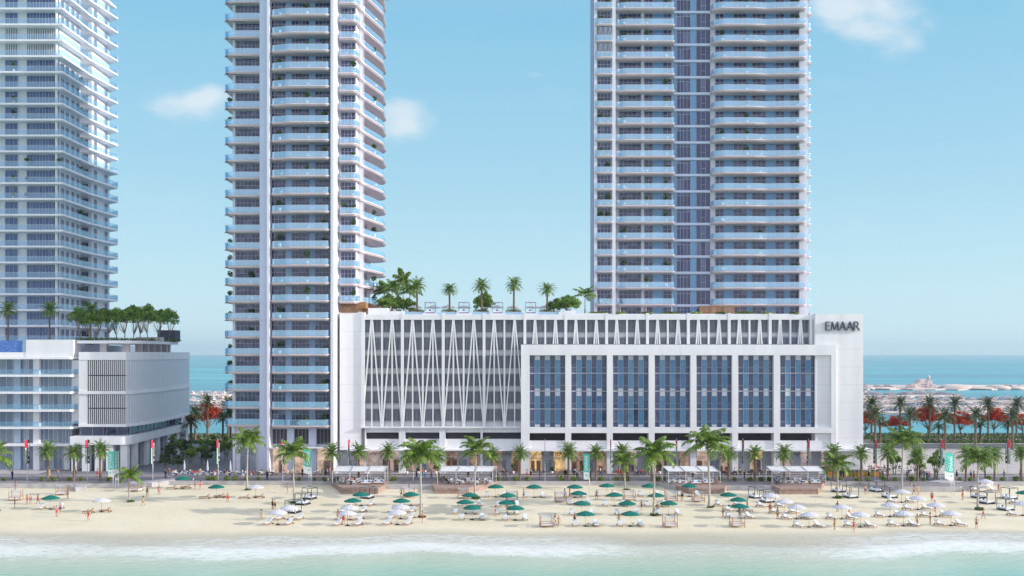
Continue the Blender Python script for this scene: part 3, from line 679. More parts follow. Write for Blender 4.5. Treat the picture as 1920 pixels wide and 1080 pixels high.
aw = [wm(zx(218), zx(342), 5), wm(zx(366), zx(412), 2), wm(zx(472), zx(522), 2)]
ap = [(panel_mesh((zx(470) - zx(414)) * Yw / F, hw), X(zx(442), Yw))]
gw = [wm(zx(552), zx(630), 4, transom=.8), wm(zx(664), zx(745), 3, transom=0, extra=((1, 1.2),))]
gp = [(panel_mesh((zx(550) - zx(530)) * Yw / F, hw), X(zx(540), Yw)), (panel_mesh((zx(662) - zx(632)) * Yw / F, hw), X(zx(647), Yw))]
bw = [wm(zx(775), zx(823), 2), wm(zx(880), zx(955), 3), wm(zx(988), zx(1065), 3), wm(zx(1123), zx(1172), 2), wm(zx(1206), zx(1285), 3)]
bp = [(panel_mesh((b - a) / 3.085 * Yw / F, hw), X(zx((a + b) / 2), Yw)) for a, b in ((825, 878), (957, 986), (1067, 1121), (1174, 1204))]
lw = window_mesh(2.9, hw, 4)
def lattice():
    mb = MB(); mb.face([(-1.55, 0, 0), (1.55, 0, 0), (1.55, 0, hw), (-1.55, 0, hw)], 0)
    for k in range(3):
        x = -1.03 + k * 1.03
        for s in (-1, 1): mb.tube([(x, -.05, hw), (x + s * .5, -.05, 0)], .035, 4, 1)
    return mb.mesh('lattice_screen', [LOUV, LILAC])
lat = lattice()
plA = fillet([(22.4, 236.05), (22.6, 234.4), (24.0, 233.1), (35.6, 233.1), (35.7, 236.05)], [0, .6, 1.0, .5, 0], 5)
plB = fillet([(43.9, 236.05), (43.9, 234.0), (45.6, 232.9), (53, 232.9), (55.6, 233.4), (57.5, 233.1), (64.3, 232.7), (64.7, 236.05)], [0, 1.0, 1.2, .8, .5, .8, .9, 0], 5)
plM = fillet([(18.1, 234.4), (18.1, 232.9), (22.0, 232.9), (22.0, 234.4)], [0, 1.0, .3, 0], 4)
plE = fillet([(65.2, 237.9), (65.2, 236.6), (66.6, 236.6), (66.8, 242)], [0, .3, 1.0, 0], 4)
bA = balcony_meshes(w2l(plA), []); bB = balcony_meshes(w2l(plB), []); bM = balcony_meshes(w2l(plM), []); bE = balcony_meshes(w2l(plE), w2l([(66, 242), (66, 238)]))
fb = MB(); fb.box(X(1264, 234) + .1 - OX, X(1334, 234) - OX, 235.5 - OY, 235.86 - OY, -.5, 0); fbm = fb.mesh('floor_band', [LILAC])
for n in range(NF2):
    zb = Z2 + n * H2 + .5
    bal(rt, bA, zb); bal(rt, bB, zb); bal(rt, bM, zb); bal(rt, bE, zb); ob('floor_band', fbm, rt, (0, 0, zb))
    for me, cx, w_ in aw + bw + gw: win.put(me, (cx - OX, 235.8 - OY, zb + .02), 0, w_ + (NF2 - n) * .001)
    for me, cx in ap + bp + gp: gpn.put(me, (cx - OX, 235.8 - OY, zb + .02), 0, 1)
    if n in (16, 17): ob('lattice_screen', lat, rt, (20.3 - OX, 233.2 - OY, zb))
    else: win.put(lw, (20.2 - OX, 234.2 - OY, zb + .02), 0, 2)
    if 0 < n < NF2 - 1: SPOTS += [('right', 'narrow left', n, 19.4, 233.6, zb), ('right', 'narrow left', n, 21, 233.6, zb), ('right', 'left', n, 24.6, 234.2, zb), ('right', 'left', n, 29.5, 234.0, zb), ('right', 'left', n, 33.8, 234.0, zb), ('right', 'wide right', n, 46.2, 234.2, zb), ('right', 'wide right', n, 51.5, 234.0, zb), ('right', 'wide right', n, 54.5, 234.2, zb), ('right', 'wide right', n, 62.6, 233.9, zb)]
win.flush(); gpn.flush()
mb = MB(); mb.prism(w2l([(18, 233.5), (65.5, 233.5), (66.5, 262), (19.6, 262), (18, 243)]), TOP2 + .01, TOP2 + .6); mb.build('roof', SLABM, rt)

# ------------------------------------------------------------------ left tower
lt = thing('apartment_tower', 'white apartment tower cut by the left edge of the photo with long straight glass balconies', 'building', (-112, 258, 0))
OX, OY = -112, 258
H3 = 3.616; Z3 = 33.84 - H3 * 2; NF3 = 24; TOP3 = Z3 + NF3 * H3
c = MB(); c.box(-136 - OX, -104.0 - OX, 245.2 - OY, 257.0 - OY, 0, TOP3); c.box(-136 - OX, -106.4 - OX, 257.01 - OY, 278 - OY, 0, TOP3); c.box(-107 - OX, -103.4 - OX, 262.5 - OY, 274 - OY, 0, TOP3); c.build('core_wall', WHITE_P, lt)
Y3 = 245.1; win = Parts(lt, 'window'); hw = H3 - .6
def wr(a, b, cols, **k):
    w_ = (b - a) / 3 * Y3 / F; return (window_mesh(w_, hw - .05, cols, bar=.05, pane=PANE_B, **k), X((a + b) / 6, Y3), w_)
fw = [wr(30, 100, 3, transom=0), wr(152, 310, 9, transom=0), wr(-160, -20, 6, transom=0)]
cw = window_mesh(1.1, hw, 3, transom=0, pane=PANE_B, bar=.05)
sw = window_mesh(1.5, hw - .3, 3, transom=0, pane=PANE, bar=.08)
def louv(w_, h):
    mb = MB(); mb.face([(-w_ / 2, 0, 0), (w_ / 2, 0, 0), (w_ / 2, 0, h), (-w_ / 2, 0, h)], 0); n = int(w_ / .40)
    for k in range(n + 1): x = -w_ / 2 + w_ * k / n; mb.box(x - .08, x + .08, -.15, -.02, 0, h, 1)
    return mb.mesh('louvre_panel', [DARKV, SLABW])
lv = [louv(w_, hw) for _, _, w_ in fw]
plF = [(-140, 243), (-102.4, 243), (-102.4, 257.8), (-103.8, 257.8)]
plG = [(-104.2, 257.9), (-102.6, 257.9), (-101.0, 273.5), (-104, 276)]
def flat_bal(pl, close, th):
    return balcony_meshes(pl, close, th=th, lip=.05, slab=SLABW, glass=RAILG2, setb=.06, post=1.6, rail=1.15)
bF = flat_bal(w2l(plF), w2l([(-104.1, 250), (-104.1, 245.3), (-140, 245.3)]), .38)
bG = flat_bal(w2l(plG), w2l([(-106, 276), (-106, 257.9)]), .38)
colm = MB(); colm.tube([(0, 0, 0), (0, 0, H3 - .42)], .32, 12); colm = colm.mesh('column', [SLABW])
for n in range(NF3):
    zb = Z3 + n * H3 + .42; mech = n in (18, 19)
    bal(lt, bF, zb); bal(lt, bG, zb)
    for q, (me, cx, w_) in enumerate(fw):
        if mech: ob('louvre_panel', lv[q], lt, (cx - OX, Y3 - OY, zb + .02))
        else: win.put(me, (cx - OX, Y3 - OY, zb + .02), 0, w_)
    ob('column', colm, lt, (X(105.7, 244.2) - OX, 244.2 - OY, zb))
    if not mech:
        win.put(cw, (-104.7 - OX, Y3 - OY, zb + .02), 0, 1.0)
        for yy in (246.6, 249.3, 252.4, 255.3): win.put(sw, (-103.92 - OX, yy - OY, zb + .02), radians(90), 1.4)
        for yy in (264.5, 271.5): win.put(sw, (-103.3 - OX, yy - OY, zb + .02), radians(90), .8)
        win.put(sw, (-105.0 - OX, 262.4 - OY, zb + .02), 0, .8)
    if 3 <= n < NF3 - 1: SPOTS += [('left', 'front', n, X(25, 243.8), 243.8, zb), ('left', 'front', n, X(50, 243.8), 243.8, zb), ('left', 'front', n, X(111, 243.8), 243.8, zb), ('left', 'side', n, -102.9, 254.5, zb)]
win.flush()
mb = MB(); mb.box(-138 - OX, -102.4 - OX, 243 - OY, 276 - OY, TOP3 + .01, TOP3 + .5); mb.build('roof', SLABW, lt)
# ------------------------------------------------------------------ letters
def stroke(mb, a, b, w, d, m=0):
    a, b = Vector(a), Vector(b); t = (b - a).normalized(); n = Vector((-t.y, t.x)) * w / 2
    q = [a - n, b - n, b + n, a + n]; i = len(mb.v)
    mb.v += [(p.x, 0, p.y) for p in q] + [(p.x, d, p.y) for p in q]
    for f in ((0, 1, 2, 3), (7, 6, 5, 4), (0, 4, 5, 1), (1, 5, 6, 2), (2, 6, 7, 3), (3, 7, 4, 0)): mb.f.append(tuple(i + k for k in f)); mb.m.append(m); mb.sm.append(False)
def logo_letters(h, depth):
    """E M A A R in a flared humanist capital style: thick and thin strokes"""
    T, t = .15 * h, .085 * h; out = []
    def E():
        mb = MB(); stroke(mb, (T / 2, 0), (T / 2, h), T, depth)
        for z, l in ((t / 2, .62), (h * .52, .5), (h - t / 2, .6)): stroke(mb, (T, z), (l * h, z), t, depth)
        return mb, .74 * h
    def M():
        mb = MB(); stroke(mb, (t / 2, 0), (t / 2 + .1 * h, h), t, depth); stroke(mb, (.14 * h, h * .98), (.5 * h, .05 * h), T, depth * .98)
        stroke(mb, (.5 * h, .05 * h), (.86 * h, .98 * h), t, depth * .96); stroke(mb, (.88 * h, h), (.97 * h, 0), T, depth * .94); return mb, 1.13 * h
    def A():
        mb = MB(); stroke(mb, (t / 2, 0), (.42 * h, h), t, depth); stroke(mb, (.44 * h, h), (.86 * h, 0), T, depth * .98); stroke(mb, (.2 * h, .33 * h), (.68 * h, .33 * h), t, depth * .9); return mb, .96 * h
    def Rr():
        mb = MB(); stroke(mb, (T / 2, 0), (T / 2, h), T, depth); pts = []
        for k in range(9):
            a = pi / 2 - pi * k / 8; pts.append((.36 * h + .24 * h * cos(a), .74 * h + .235 * h * sin(a)))
        pts = [(T, pts[0][1])] + pts + [(T, pts[-1][1])]
        for k, (p, q) in enumerate(zip(pts, pts[1:])): stroke(mb, p, q, t * 1.25, depth * (.98 if k % 2 else .96))
        stroke(mb, (.34 * h, .5 * h), (.76 * h, 0), T, depth * .94); return mb, .8 * h
    x = 0
    for fn in (E, M, A, A, Rr):
        mb, adv = fn(); out.append((mb, x)); x += adv
    return out, x
FONT_CACHE = {}
def text_mesh(s, size, ext, mt, name='lettering'):
    cu = bpy.data.curves.new(name, 'FONT'); cu.body = s; cu.size = size; cu.extrude = ext; cu.resolution_u = 2
    cu.align_x = 'CENTER'; cu.align_y = 'CENTER'
    o = bpy.data.objects.new('tmp_text', cu); COL.objects.link(o); bpy.context.view_layer.update()
    me = bpy.data.meshes.new_from_object(o.evaluated_get(bpy.context.evaluated_depsgraph_get())); bpy.data.objects.remove(o); bpy.data.curves.remove(cu)
    me.name = name; me.materials.clear(); me.materials.append(mt); return me
# ------------------------------------------------------------------ main podium
pd = thing('podium_building', 'long white car park and shop podium with zigzag fins and a projecting framed window block', 'building', (15, 215, 0))
OX, OY = 15, 215
def W(mb, a, b, y0, y1, za, zb, Y=214.0, m=0):
    """box from pixel columns and rows seen on the plane Y"""
    mb.box(X(a, Y) - OX, X(b, Y) - OX, y0 - OY, y1 - OY, za, zb, m)
Yf = 214.0; Yl = 216.0; YL2 = 217.4
zr = Z(590, Yl)                # roof level 32
c = MB()
c.box(X(637, 217) - OX, X(1619, 217) - OX, 217.6 - OY, 262 - OY, 5.0, 31.4)     # parking body
c.box(X(637, 217) - OX, X(1619, 217) - OX, 219.5 - OY, 262 - OY, 0, 4.99)
c.build('core_wall', WHITE_P, pd)
c = MB()
xl = X(637, Yl); 
c.box(xl - OX, X(677.5, Yl) - OX, 216.0 - OY, 217.58 - OY, 4.6, Z(587, Yl))
c.box(X(677.7, Yl) - OX, X(684, Yl) - OX, 215.7 - OY, 217.58 - OY, Z(801, Yl), Z(586, Yl))
c.build('end_wall', WHITE, pd)
c = MB(); c.box(X(1530, Yf) - OX, X(1620, Yf) - OX, 214.5 - OY, 219.4 - OY, 5.0, Z(588, Yf)); c.box(X(1560, Yf) - OX, X(1620, Yf) - OX, 214.51 - OY, 219.39 - OY, 0, 4.99)
c.build('sign_wall', WHITE, pd)
c = MB()        # projecting frame
W(c, 977, 1568, 214, 217.5, Z(666, Yf), Z(646, Yf)); W(c, 977, 1568, 214.02, 217.5, Z(812, Yf), Z(801.7, Yf))
W(c, 993.1, 1558.5, 214.35, 214.7, Z(845, Yf), Z(826.5, Yf)); 
c.build('frame_beam', WHITE_P, pd)
cols = [977, 1060, 1138, 1216.5, 1294.7, 1373, 1451, 1558.6]; cole = [993, 1071, 1149, 1227.5, 1305.7, 1384, 1462.6, 1568]
for a, b in zip(cols, cole):
    mb = MB(); W(mb, a + .02, b - .02, 214.01, 217.5, Z(801.7, Yf), Z(666, Yf)); W(mb, a, b, 214.03, 216.4, 0, Z(812, Yf)); mb.build('pier', WHITE_P, pd)
# window grids of the frame
rows = [(Z(513 / 2.8235 + 620, Yf), Z(417 / 2.8235 + 620, Yf)), (Z(415 / 2.8235 + 620, Yf), Z(322 / 2.8235 + 620, Yf)), (Z(320 / 2.8235 + 620, Yf), Z(227 / 2.8235 + 620, Yf)), (Z(225 / 2.8235 + 620, Yf), Z(130 / 2.8235 + 620, Yf))]
def grid_window(w_, h, n, top_white, low_white):
    mb = MB(); cw = w_ / n
    for k in range(n):
        x0 = -w_ / 2 + k * cw; x1 = x0 + cw; blue = k % 2 == 1
        zs = [0, low_white, h - top_white, h] if blue else [0, h * .31, h]
        for q, (a, b) in enumerate(zip(zs, zs[1:])):
            if b - a < .05: continue
            m = (2 if q == (2 if top_white > .3 else 0) or q == 0 and low_white > .3 else 1) if blue else 0
            if blue and q == 0: m = 2
            if blue and q == 2: m = 2
            mb.face([(x0, 0, a), (x1, 0, a), (x1, 0, b), (x0, 0, b)], m)
            if q: mb.box(x0 + .03, x1 - .03, -.05, -.005, a - .02, a + .02, 3)
    for k in range(n + 1):
        x = -w_ / 2 + k * cw; mb.box(x - .03, x + .03, -.08, -.005, 0, h, 3)
    for z in (0.0, h): mb.box(-w_ / 2 + .04, w_ / 2 - .04, -.07, -.005, z - .05, z + .05, 3)
    return mb.mesh('window', [PANE_G, PANE_T, simple('spandrel_panel', (.60, .64, .72), .5), simple('bronze_frame', (.42, .43, .50), .4)])
pat = [(.0, .62), (.9, .0), (.0, .55), (.95, .0)]
gw_ = {}
for i in range(7):
    a, b = cole[i], cols[i + 1]; n = 10 if i == 6 else 7; wm_ = (b - a) * 215.2 / F * .995; cx = X((a + b) / 2, 215.2)
    for r, (z0, z1) in enumerate(rows):
        # per-row blue column pattern: white cell on top or below
        key = (n, r)
        if key not in gw_:
            tw, lw_ = ((.0, .55), (.95, .0), (.0, .50), (.95, .0))[r]; gw_[key] = grid_window(wm_, z1 - z0, n, max(tw, .04), max(lw_, .04))
        ob('window', gw_[key], pd, (cx - OX, 215.2 - OY, z0))
# open dark level, shop fronts
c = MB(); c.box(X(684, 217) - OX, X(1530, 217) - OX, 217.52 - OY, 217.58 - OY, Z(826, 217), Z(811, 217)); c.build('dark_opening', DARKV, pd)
c = MB()
W(c, 683.5, 977, 216.2, 217.5, Z(811, Yl), Z(801.5, Yl), Yl); W(c, 683.5, 977, 216.2, 217.5, Z(843, Yl), Z(823.5, Yl), Yl)
W(c, 677, 978, 215.4, 216.19, Z(802.5, Yl), Z(799.5, Yl), Yl); c.build('ledge', WHITE_P, pd)
for (a, b) in ((684, 686), (748, 759.5), (824, 835), (901, 905)):
    mb = MB(); W(mb, a, b, 216.21 - .4, 217.51, 0, Z(801.4, Yl), Yl); mb.build('pier', WHITE_P, pd)
mb = MB(); W(mb, 650, 977, 214.6, 217.4, 4.55, 4.8); W(mb, 977.1, 1632, 213.2, 214.0, 4.6, 5.0); W(mb, 1568.5, 1634, 213.25, 219, 4.62, 4.98)
mb.build('canopy', SLABW, pd)
# louvre bays
bands = [(600, 623), (633, 656), (667, 690), (701.6, 723.4), (734, 756), (767, 789)]
c = MB()
prev = 590
for (a, b) in bands + [(801, 801)]:
    c.box(X(684, YL2) - OX, X(1530, YL2) - OX, 217.1 - OY, 217.5 - OY, Z(a, YL2), Z(prev, YL2)); prev = b
c.build('floor_edge', WHITE_P, pd)
for k, (a, b) in enumerate(bands):
    x0, x1 = (684, 977) if k > 1 else (684, 1530)
    mb = MB(); xa, xb = X(x0, YL2) - OX, X(x1, YL2) - OX; z0, z1 = Z(b, YL2), Z(a, YL2)
    mb.face([(xa, 217.3 - OY, z0), (xb, 217.3 - OY, z0), (xb, 217.3 - OY, z1), (xa, 217.3 - OY, z1)], 0)
    x = xa + .1
    while x < xb - .1: mb.box(x, x + .07, 216.75 - OY, 216.9 - OY, z0 - .3, z1 + .3, 1); x += .29
    mb.build('louvre_screen', [LOUV, LOUVB], pd)
c = MB(); W(c, 684.1, 1530, 215.85, 217.5, Z(599.5, Yl), Z(590.5, Yl), Yl); c.build('top_beam', WHITE_P, pd)
zb_ = Z(800, Yl); zt = Z(599.5, Yl); zmid = Z(645, Yf)
thick = [754.4 + 76.6 * k for k in range(-0, 11)]
for px in thick:
    mb = MB(); W(mb, px - 2.6, px + 2.6, 215.78, 216.9, zb_ if px < 975 else zmid, Z(587, Yl), Yl); mb.build('fin_post', WHITE_P, pd)
for k in range(-1, 11):
    t0 = 754.4 + 76.6 * k; ctr = t0 + 38.3; low = zb_ if ctr < 977 else zmid
    if ctr < 1520 and ctr > 684:
        mb = MB(); W(mb, ctr - 1.6, ctr + 1.6, 215.95, 216.6, low, zt, Yl); mb.build('fin_post', WHITE_P, pd)
    for pk in (t0 + 19.1, t0 + 57.4):
        if pk < 686 or pk > 1512: continue
        low = zb_ if pk < 972 else zmid
        mb = MB()
        dx = 18.6 * Yl / F; f = (zt - low) / (zt - zb_)
        cx = X(pk, Yl) - OX
        for s in (-1, 0, 1):
            xb = cx + s * dx * f * .97; wt = .12; wb = .13
            if abs(s) == 0: wt = .18; wb = .11
            ya, yb = (216.0, 216.5) if s == 0 else (215.92 + .01 * s, 216.42 + .01 * s)
            P = [(cx + s * .12 - wt, zt), (cx + s * .12 + wt, zt), (xb + wb, low), (xb - wb, low)]
            i = len(mb.v); mb.v += [(x, ya - OY, z) for x, z in P] + [(x, yb - OY, z) for x, z in P]
            for q in ((3, 2, 1, 0), (4, 5, 6, 7), (0, 1, 5, 4), (1, 2, 6, 5), (2, 3, 7, 6), (3, 0, 4, 7)): mb.f.append(tuple(i + z for z in q)); mb.m.append(0); mb.sm.append(False)
        if pk - 18.6 * f < 977 or pk > 977: mb.build('diagonal_fin', WHITE_P, pd)
# shop fronts between the piers
SHOPI = [LOBBY, simple('shop_yellow', (.62, .42, .18), .7, var=.3, scale=.9, emit=1.0), simple('shop_pink', (.50, .38, .33), .7, var=.2, scale=.9, emit=.8), simple('shop_brown', (.34, .22, .15), .7, var=.4, scale=.9, emit=.8)]
PANELG = simple('shop_panel_grey', (.42, .44, .50), .5, var=.05)
bays = [(640, 684, 0), (686, 748, 2), (759.5, 824, 3), (835, 901, 3), (905, 977, 3)] + [(cole[i], cols[i + 1], (1, 3, 2, 3, 0, 1, 2)[i]) for i in range(7)]
RS = random.Random(3)
for i, (a, b, k) in enumerate(bays):
    Yb = 217.2 if a > 978 else 217.6
    xa, xb = X(a, Yb) - OX, X(b, Yb) - OX; w_ = xb - xa
    mb = MB(); mb.box(xa, xb, 219.3 - OY, 219.45 - OY, .05, 4.6); mb.build('shop_interior', SHOPI[k], pd)
    mb = MB(); x = xa + .3
    while x < xb - .8:
        ww = RS.uniform(.5, 1.6); hh = RS.choice([.9, 1.0, 2.1, 2.4]); 
        if RS.random() < .7: mb.box(x, min(x + ww, xb - .1), 218.6 - OY, 219.2 - OY, .05, hh)
        x += ww + RS.uniform(.2, .9)
    for q in range(3): mb.box(xa + RS.random() * w_ * .8, xa + RS.random() * w_ * .2 + w_ * .8, 219.1 - OY, 219.2 - OY, 2.6 + q * .5, 2.7 + q * .5)
    mb.build('shop_shelving', WOODL, pd)
    n = max(3, int(w_ / 1.9)); me = window_mesh(w_ - .05, 4.4, n, transom=.68, mats=[SHOPG, FRAME], bar=.08)
    ob('shop_window', me, pd, ((xa + xb) / 2, Yb - OY, .1))
    # solid grey wall panels within the shop front
    if i not in (0, 1):
        cwid = w_ / n; mb = MB()
        for q in ((1,), (0, 2), (1, 3))[i % 3]:
            if q < n: mb.box(xa + q * cwid + .08, xa + (q + 1) * cwid - .06, Yb - .16 - OY, Yb - .1 - OY, .1, 4.45)
        mb.build('wall_panel', PANELG, pd)
    mb = MB(); cx = (xa + xb) / 2; mb.box(cx - .9, cx - .05, Yb - .2 - OY, Yb - .17 - OY, .05, 2.6, 0); mb.box(cx + .05, cx + .9, Yb - .2 - OY, Yb - .17 - OY, .05, 2.6, 0)
    for q in (-.93, -.04, .9): mb.box(cx + q, cx + q + .07, Yb - .26 - OY, Yb - .16 - OY, .02, 2.66, 1)
    mb.box(cx - .85, cx + .85, Yb - .255 - OY, Yb - .165 - OY, 2.6, 2.68, 1); mb.build('shop_door', [SHOPG, FRAME], pd)
for s, px, col, sz in (('Caffe  O', 702, 0, 1.05), ('Laundry', 945, 0, .85), ('Caffe', 1013, 0, .98), ('LOPARE', 1048, 0, 1.05), ('Bar', 1494, 0, 1.0), ('Pizza', 1347, 0, .9), ('Bakery', 1283, 0, .85)):
    if s in ('Pizza', 'Bakery'): continue
    me = text_mesh(s, sz, .05, GREYF); o = ob('shop_lettering', me, pd, (X(px, 216.6) - OX, 216.7 - OY, Z(851, 216.6))); o.rotation_euler = (radians(90), 0, 0)
# main lettering on the sign wall
ls, tot_w = logo_letters(1.75, .35)
Ys = 214.5; scw = (X(1611, Ys) - X(1547, Ys)) / tot_w
for mb, x in ls:
    for k, v in enumerate(mb.v): mb.v[k] = (v[0] * scw, v[1], v[2])
    mb.build('sign_letter', GREYF, pd, (X(1547, Ys) + x * scw - OX, 214.05 - OY, Z(619.5, Ys)))
# roof slab, parapet blocks
mb = MB(); mb.box(X(677, 217) - OX, X(1529, 217) - OX, 217.61 - OY, 262 - OY, 31.41, 32.0); mb.build('roof_slab', CONC, pd)
mb = MB()
for (a, b, t) in ((620, 684, 586), (692, 728, 578), (728.2, 757, 584), (793, 820, 588), (856, 884, 588), (919, 946, 588), (982, 1009, 588), (1057, 1079, 583), (1047, 1057, 586), (1079.2, 1140, 588)):
    mb.box(X(a, 219) - OX, X(b, 219) - OX, 217.7 - OY, (223.2 if t == 588 and b < 1050 else 220.5) - OY, 31.3, Z(t, 219))
mb.box(X(1110, 219) - OX, X(1512, 219) - OX, 217.72 - OY, 218.4 - OY, 31.3, Z(588.5, 218)); mb.build('parapet', WHITE_P, pd)
mb = MB()
for (a, b) in ((757.2, 792.8), (820.2, 855.8), (884.2, 918.8), (946.2, 981.8), (1009.2, 1046.8)):
    mb.box(X(a, 219) - OX, X(b, 219) - OX, 218.3 - OY, 218.34 - OY, 32.0, Z(586, 219))
mb.build('glass_balustrade', RAILG, pd)

# ------------------------------------------------------------------ left podium
lp = thing('podium_building', 'white low podium building on the left with slatted screens and a curved smooth corner', 'building', (-85, 225, 0))
OX, OY = -85, 225
c = MB()
c.box(-125 - OX, X(130, 221.4) - OX, 221.5 - OY, 262 - OY, 0, 26)
c.prism([(x - OX, y - OY) for x, y in [(X(148, 224), 224), (X(236, 224), 224), (X(366, 268) - 1.8, 266), (-100, 266)]], 0, Z(660, 220) - .8)
c.build('core_wall', WHITE_P, lp)
def PX(px, Y): return X(px, Y) - OX
# slabs of the residential part
Yq = 219.0
for k, py in enumerate((672, 705, 737, 770.5, 803, 835)):
    ext = 150 if k < 5 else 147
    mb = MB(); z = Z(py + 1.5, Yq); mb.prism([(-125 - OX, Yq - OY), (PX(131, Yq), Yq - OY), (PX(ext, 221), 222.5 - OY), (PX(ext, 224), 224.2 - OY), (-125 - OX, 224 - OY)], z, z + .45)
    o = mb.build('balcony' if k else 'eave', SLABW, lp)
    if 0 < k < 5:
        mb = MB(); a, b = (PX(131, Yq) + .0, Yq + .1 - OY), (PX(ext, 221) - .1, 222.5 - OY)
        mb.face([(-125 - OX, Yq + .1 - OY, z + .46), (*a, z + .46), (*a, z + 1.55), (-125 - OX, Yq + .1 - OY, z + 1.55)]); mb.face([(*a, z + .46), (*b, z + .46), (*b, z + 1.55), (*a, z + 1.55)])
        mb.build('railing', RAILG2, o)
win = Parts(lp, 'window')
lev = [Z(v, 221) for v in (705, 737, 770.5, 803, 835)]
def lwm(a, b, cols, h, p=PANE_L): 
    return window_mesh((b - a) * 221.4 / F, h, cols, transom=0, pane=p, bar=.09)
ww = [(0 - 12, 24.6, 3), (37, 62.6, 3), (74, 118, 5), (118.5, 134, 3)]
for z in lev:
    for (a, b, n) in ww: ob('window', lwm(a, b, n, 3.1), lp, (PX((a + b) / 2, 221.4), 221.38 - OY, z + .55))
for (a, b, n) in ww[:3] + [(-40, -16, 3)]: ob('window', lwm(a, b, n, 4.7), lp, (PX((a + b) / 2, 221.4), 221.38 - OY, .15))
for (a, b) in ((62.8, 73.8), (24.8, 36.8) ):
    mb = MB(); zt_ = Z(673, 220); mb.box(PX(a, 220.6), PX(b, 220.6), 220.5 - OY if a > 30 else 221.0 - OY, 221.49 - OY, 0, zt_); mb.build('pier', WHITE_P if a > 30 else simple('pale_blue_wall', (.40, .50, .64), .5), lp)
# parapet wall, pool wall
mb = MB(); mb.box(PX(48.5, 219.6), PX(137, 219.6), 219.6 - OY, 224 - OY, Z(671, 219.6), Z(637, 219.6)); mb.box(-125 - OX, PX(48.4, 219.6), 219.7 - OY, 224 - OY, Z(671, 219.6), Z(660.5, 219.6)); mb.build('parapet', WHITE_P, lp)
def mosaic():
    m, nt, out = newmat('blue_mosaic'); p = N(nt, 'ShaderNodeBsdfPrincipled'); p.inputs['Roughness'].default_value = .25
    vo = nt.nodes.new('ShaderNodeTexVoronoi'); vo.inputs['Scale'].default_value = 4.0; L(nt, geopos(nt), vo.inputs['Vector'])
    L(nt, ramp(nt, vo.outputs['Distance'], [(.0, (.03, .08, .35)), (.5, (.06, .16, .50)), (1, (.25, .4, .7))]), p.inputs['Base Color']); L(nt, p.outputs[0], out.inputs[0]); return m
mb = MB(); mb.box(-125 - OX, PX(42, 219.8), 219.9 - OY, 230 - OY, Z(660.4, 219.6), Z(638.5, 219.6)); mb.build('pool_wall', mosaic(), lp)
mb = MB(); mb.box(PX(42.1, 219.8), PX(48.2, 219.8), 219.75 - OY, 230 - OY, Z(660.4, 219.6), Z(638, 219.6)); mb.build('pool_glass', RAILG, lp)
# screen volume with curved corner
Ya = 219.8; Pc = (X(236, Ya), Ya); Pe = (X(355, 262), 262)
crv = [(X(148, Ya), Ya), (X(236.5, Ya), Ya)]
for k in range(1, 13):
    t_ = k / 12; crv.append(((1 - t_) ** 2 * crv[1][0] + 2 * t_ * (1 - t_) * -76.4 + t_ * t_ * Pe[0], (1 - t_) ** 2 * Ya + 2 * t_ * (1 - t_) * 230 + t_ * t_ * 262))
zlo, zhi = Z(797, Ya), Z(673, Ya)
back = [(Pe[0] - 3, 262), (X(148, Ya), 224)]
dz = {}
for nm, z0, z1, off, mtl in (('screen_band', Z(739, Ya), Z(733, Ya), -.25, SLABW), ('screen_band', Z(797.5, Ya) - .3, Z(795, Ya), -.25, SLABW), ('screen_band', Z(675, Ya), Z(660, Ya), -.12, SLABW)):
    mb = MB(); mb.prism([(x - OX, y - OY) for x, y in offset(crv, off) + back], z0, z1); mb.build(nm, mtl, lp)
def corrug():
    m, nt, out = newmat('corrugated_panel'); p = N(nt, 'ShaderNodeBsdfPrincipled'); p.inputs['Roughness'].default_value = .5
    wv = nt.nodes.new('ShaderNodeTexWave'); wv.inputs['Scale'].default_value = .55; wv.bands_direction = 'DIAGONAL'; wv.inputs['Distortion'].default_value = 0
    L(nt, geopos(nt, (1, 1, 0)), wv.inputs['Vector']); b = nt.nodes.new('ShaderNodeBump'); b.inputs['Strength'].default_value = .35; b.inputs['Distance'].default_value = .2
    L(nt, wv.outputs['Fac'], b.inputs['Height']); L(nt, b.outputs[0], p.inputs['Normal'])
    L(nt, ramp(nt, wv.outputs['Fac'], [(0, (.62, .65, .72)), (1, (.74, .76, .80))]), p.inputs['Base Color']); L(nt, p.outputs[0], out.inputs[0]); return m
CORR = corrug()
for z0, z1 in ((Z(795, Ya), Z(739, Ya)), (Z(733, Ya), Z(675, Ya))):
    sc_ = crv[1:]
    mb = MB(); mb.prism([(x - OX, y - OY) for x, y in sc_ + [(Pe[0] - 3, 262), (X(236.5, Ya), 224)]], z0 + .01, z1 - .01); o = mb.build('curved_panel', CORR, lp)
    mb = MB(); mb.box(PX(148, Ya), PX(164, Ya), Ya - OY, 223.9 - OY, z0 + .01, z1 - .01); mb.box(PX(134.6, 221.2), PX(149, 221.2), 221.2 - OY, 223.95 - OY, z0, z1 - .02); mb.build('corner_wall', WHITE_P, lp)
lp_l = louv((236 - 164) * Ya / F, 1)
for (a, b) in ((675, 703.5), (704.5, 733), (739, 765), (766, 795)):
    h = (b - a) * Ya / F - .1; o = ob('louvre_panel', louv((236 - 164.2) * Ya / F, h), lp, (PX(200, Ya), 219.95 - OY, Z(b, Ya) + .05))
mb = MB(); mb.box(PX(164.2, Ya), PX(235.8, Ya), 220.0 - OY, 223 - OY, Z(795, Ya), Z(675, Ya)); mb.build('screen_back', DARKV, lp)
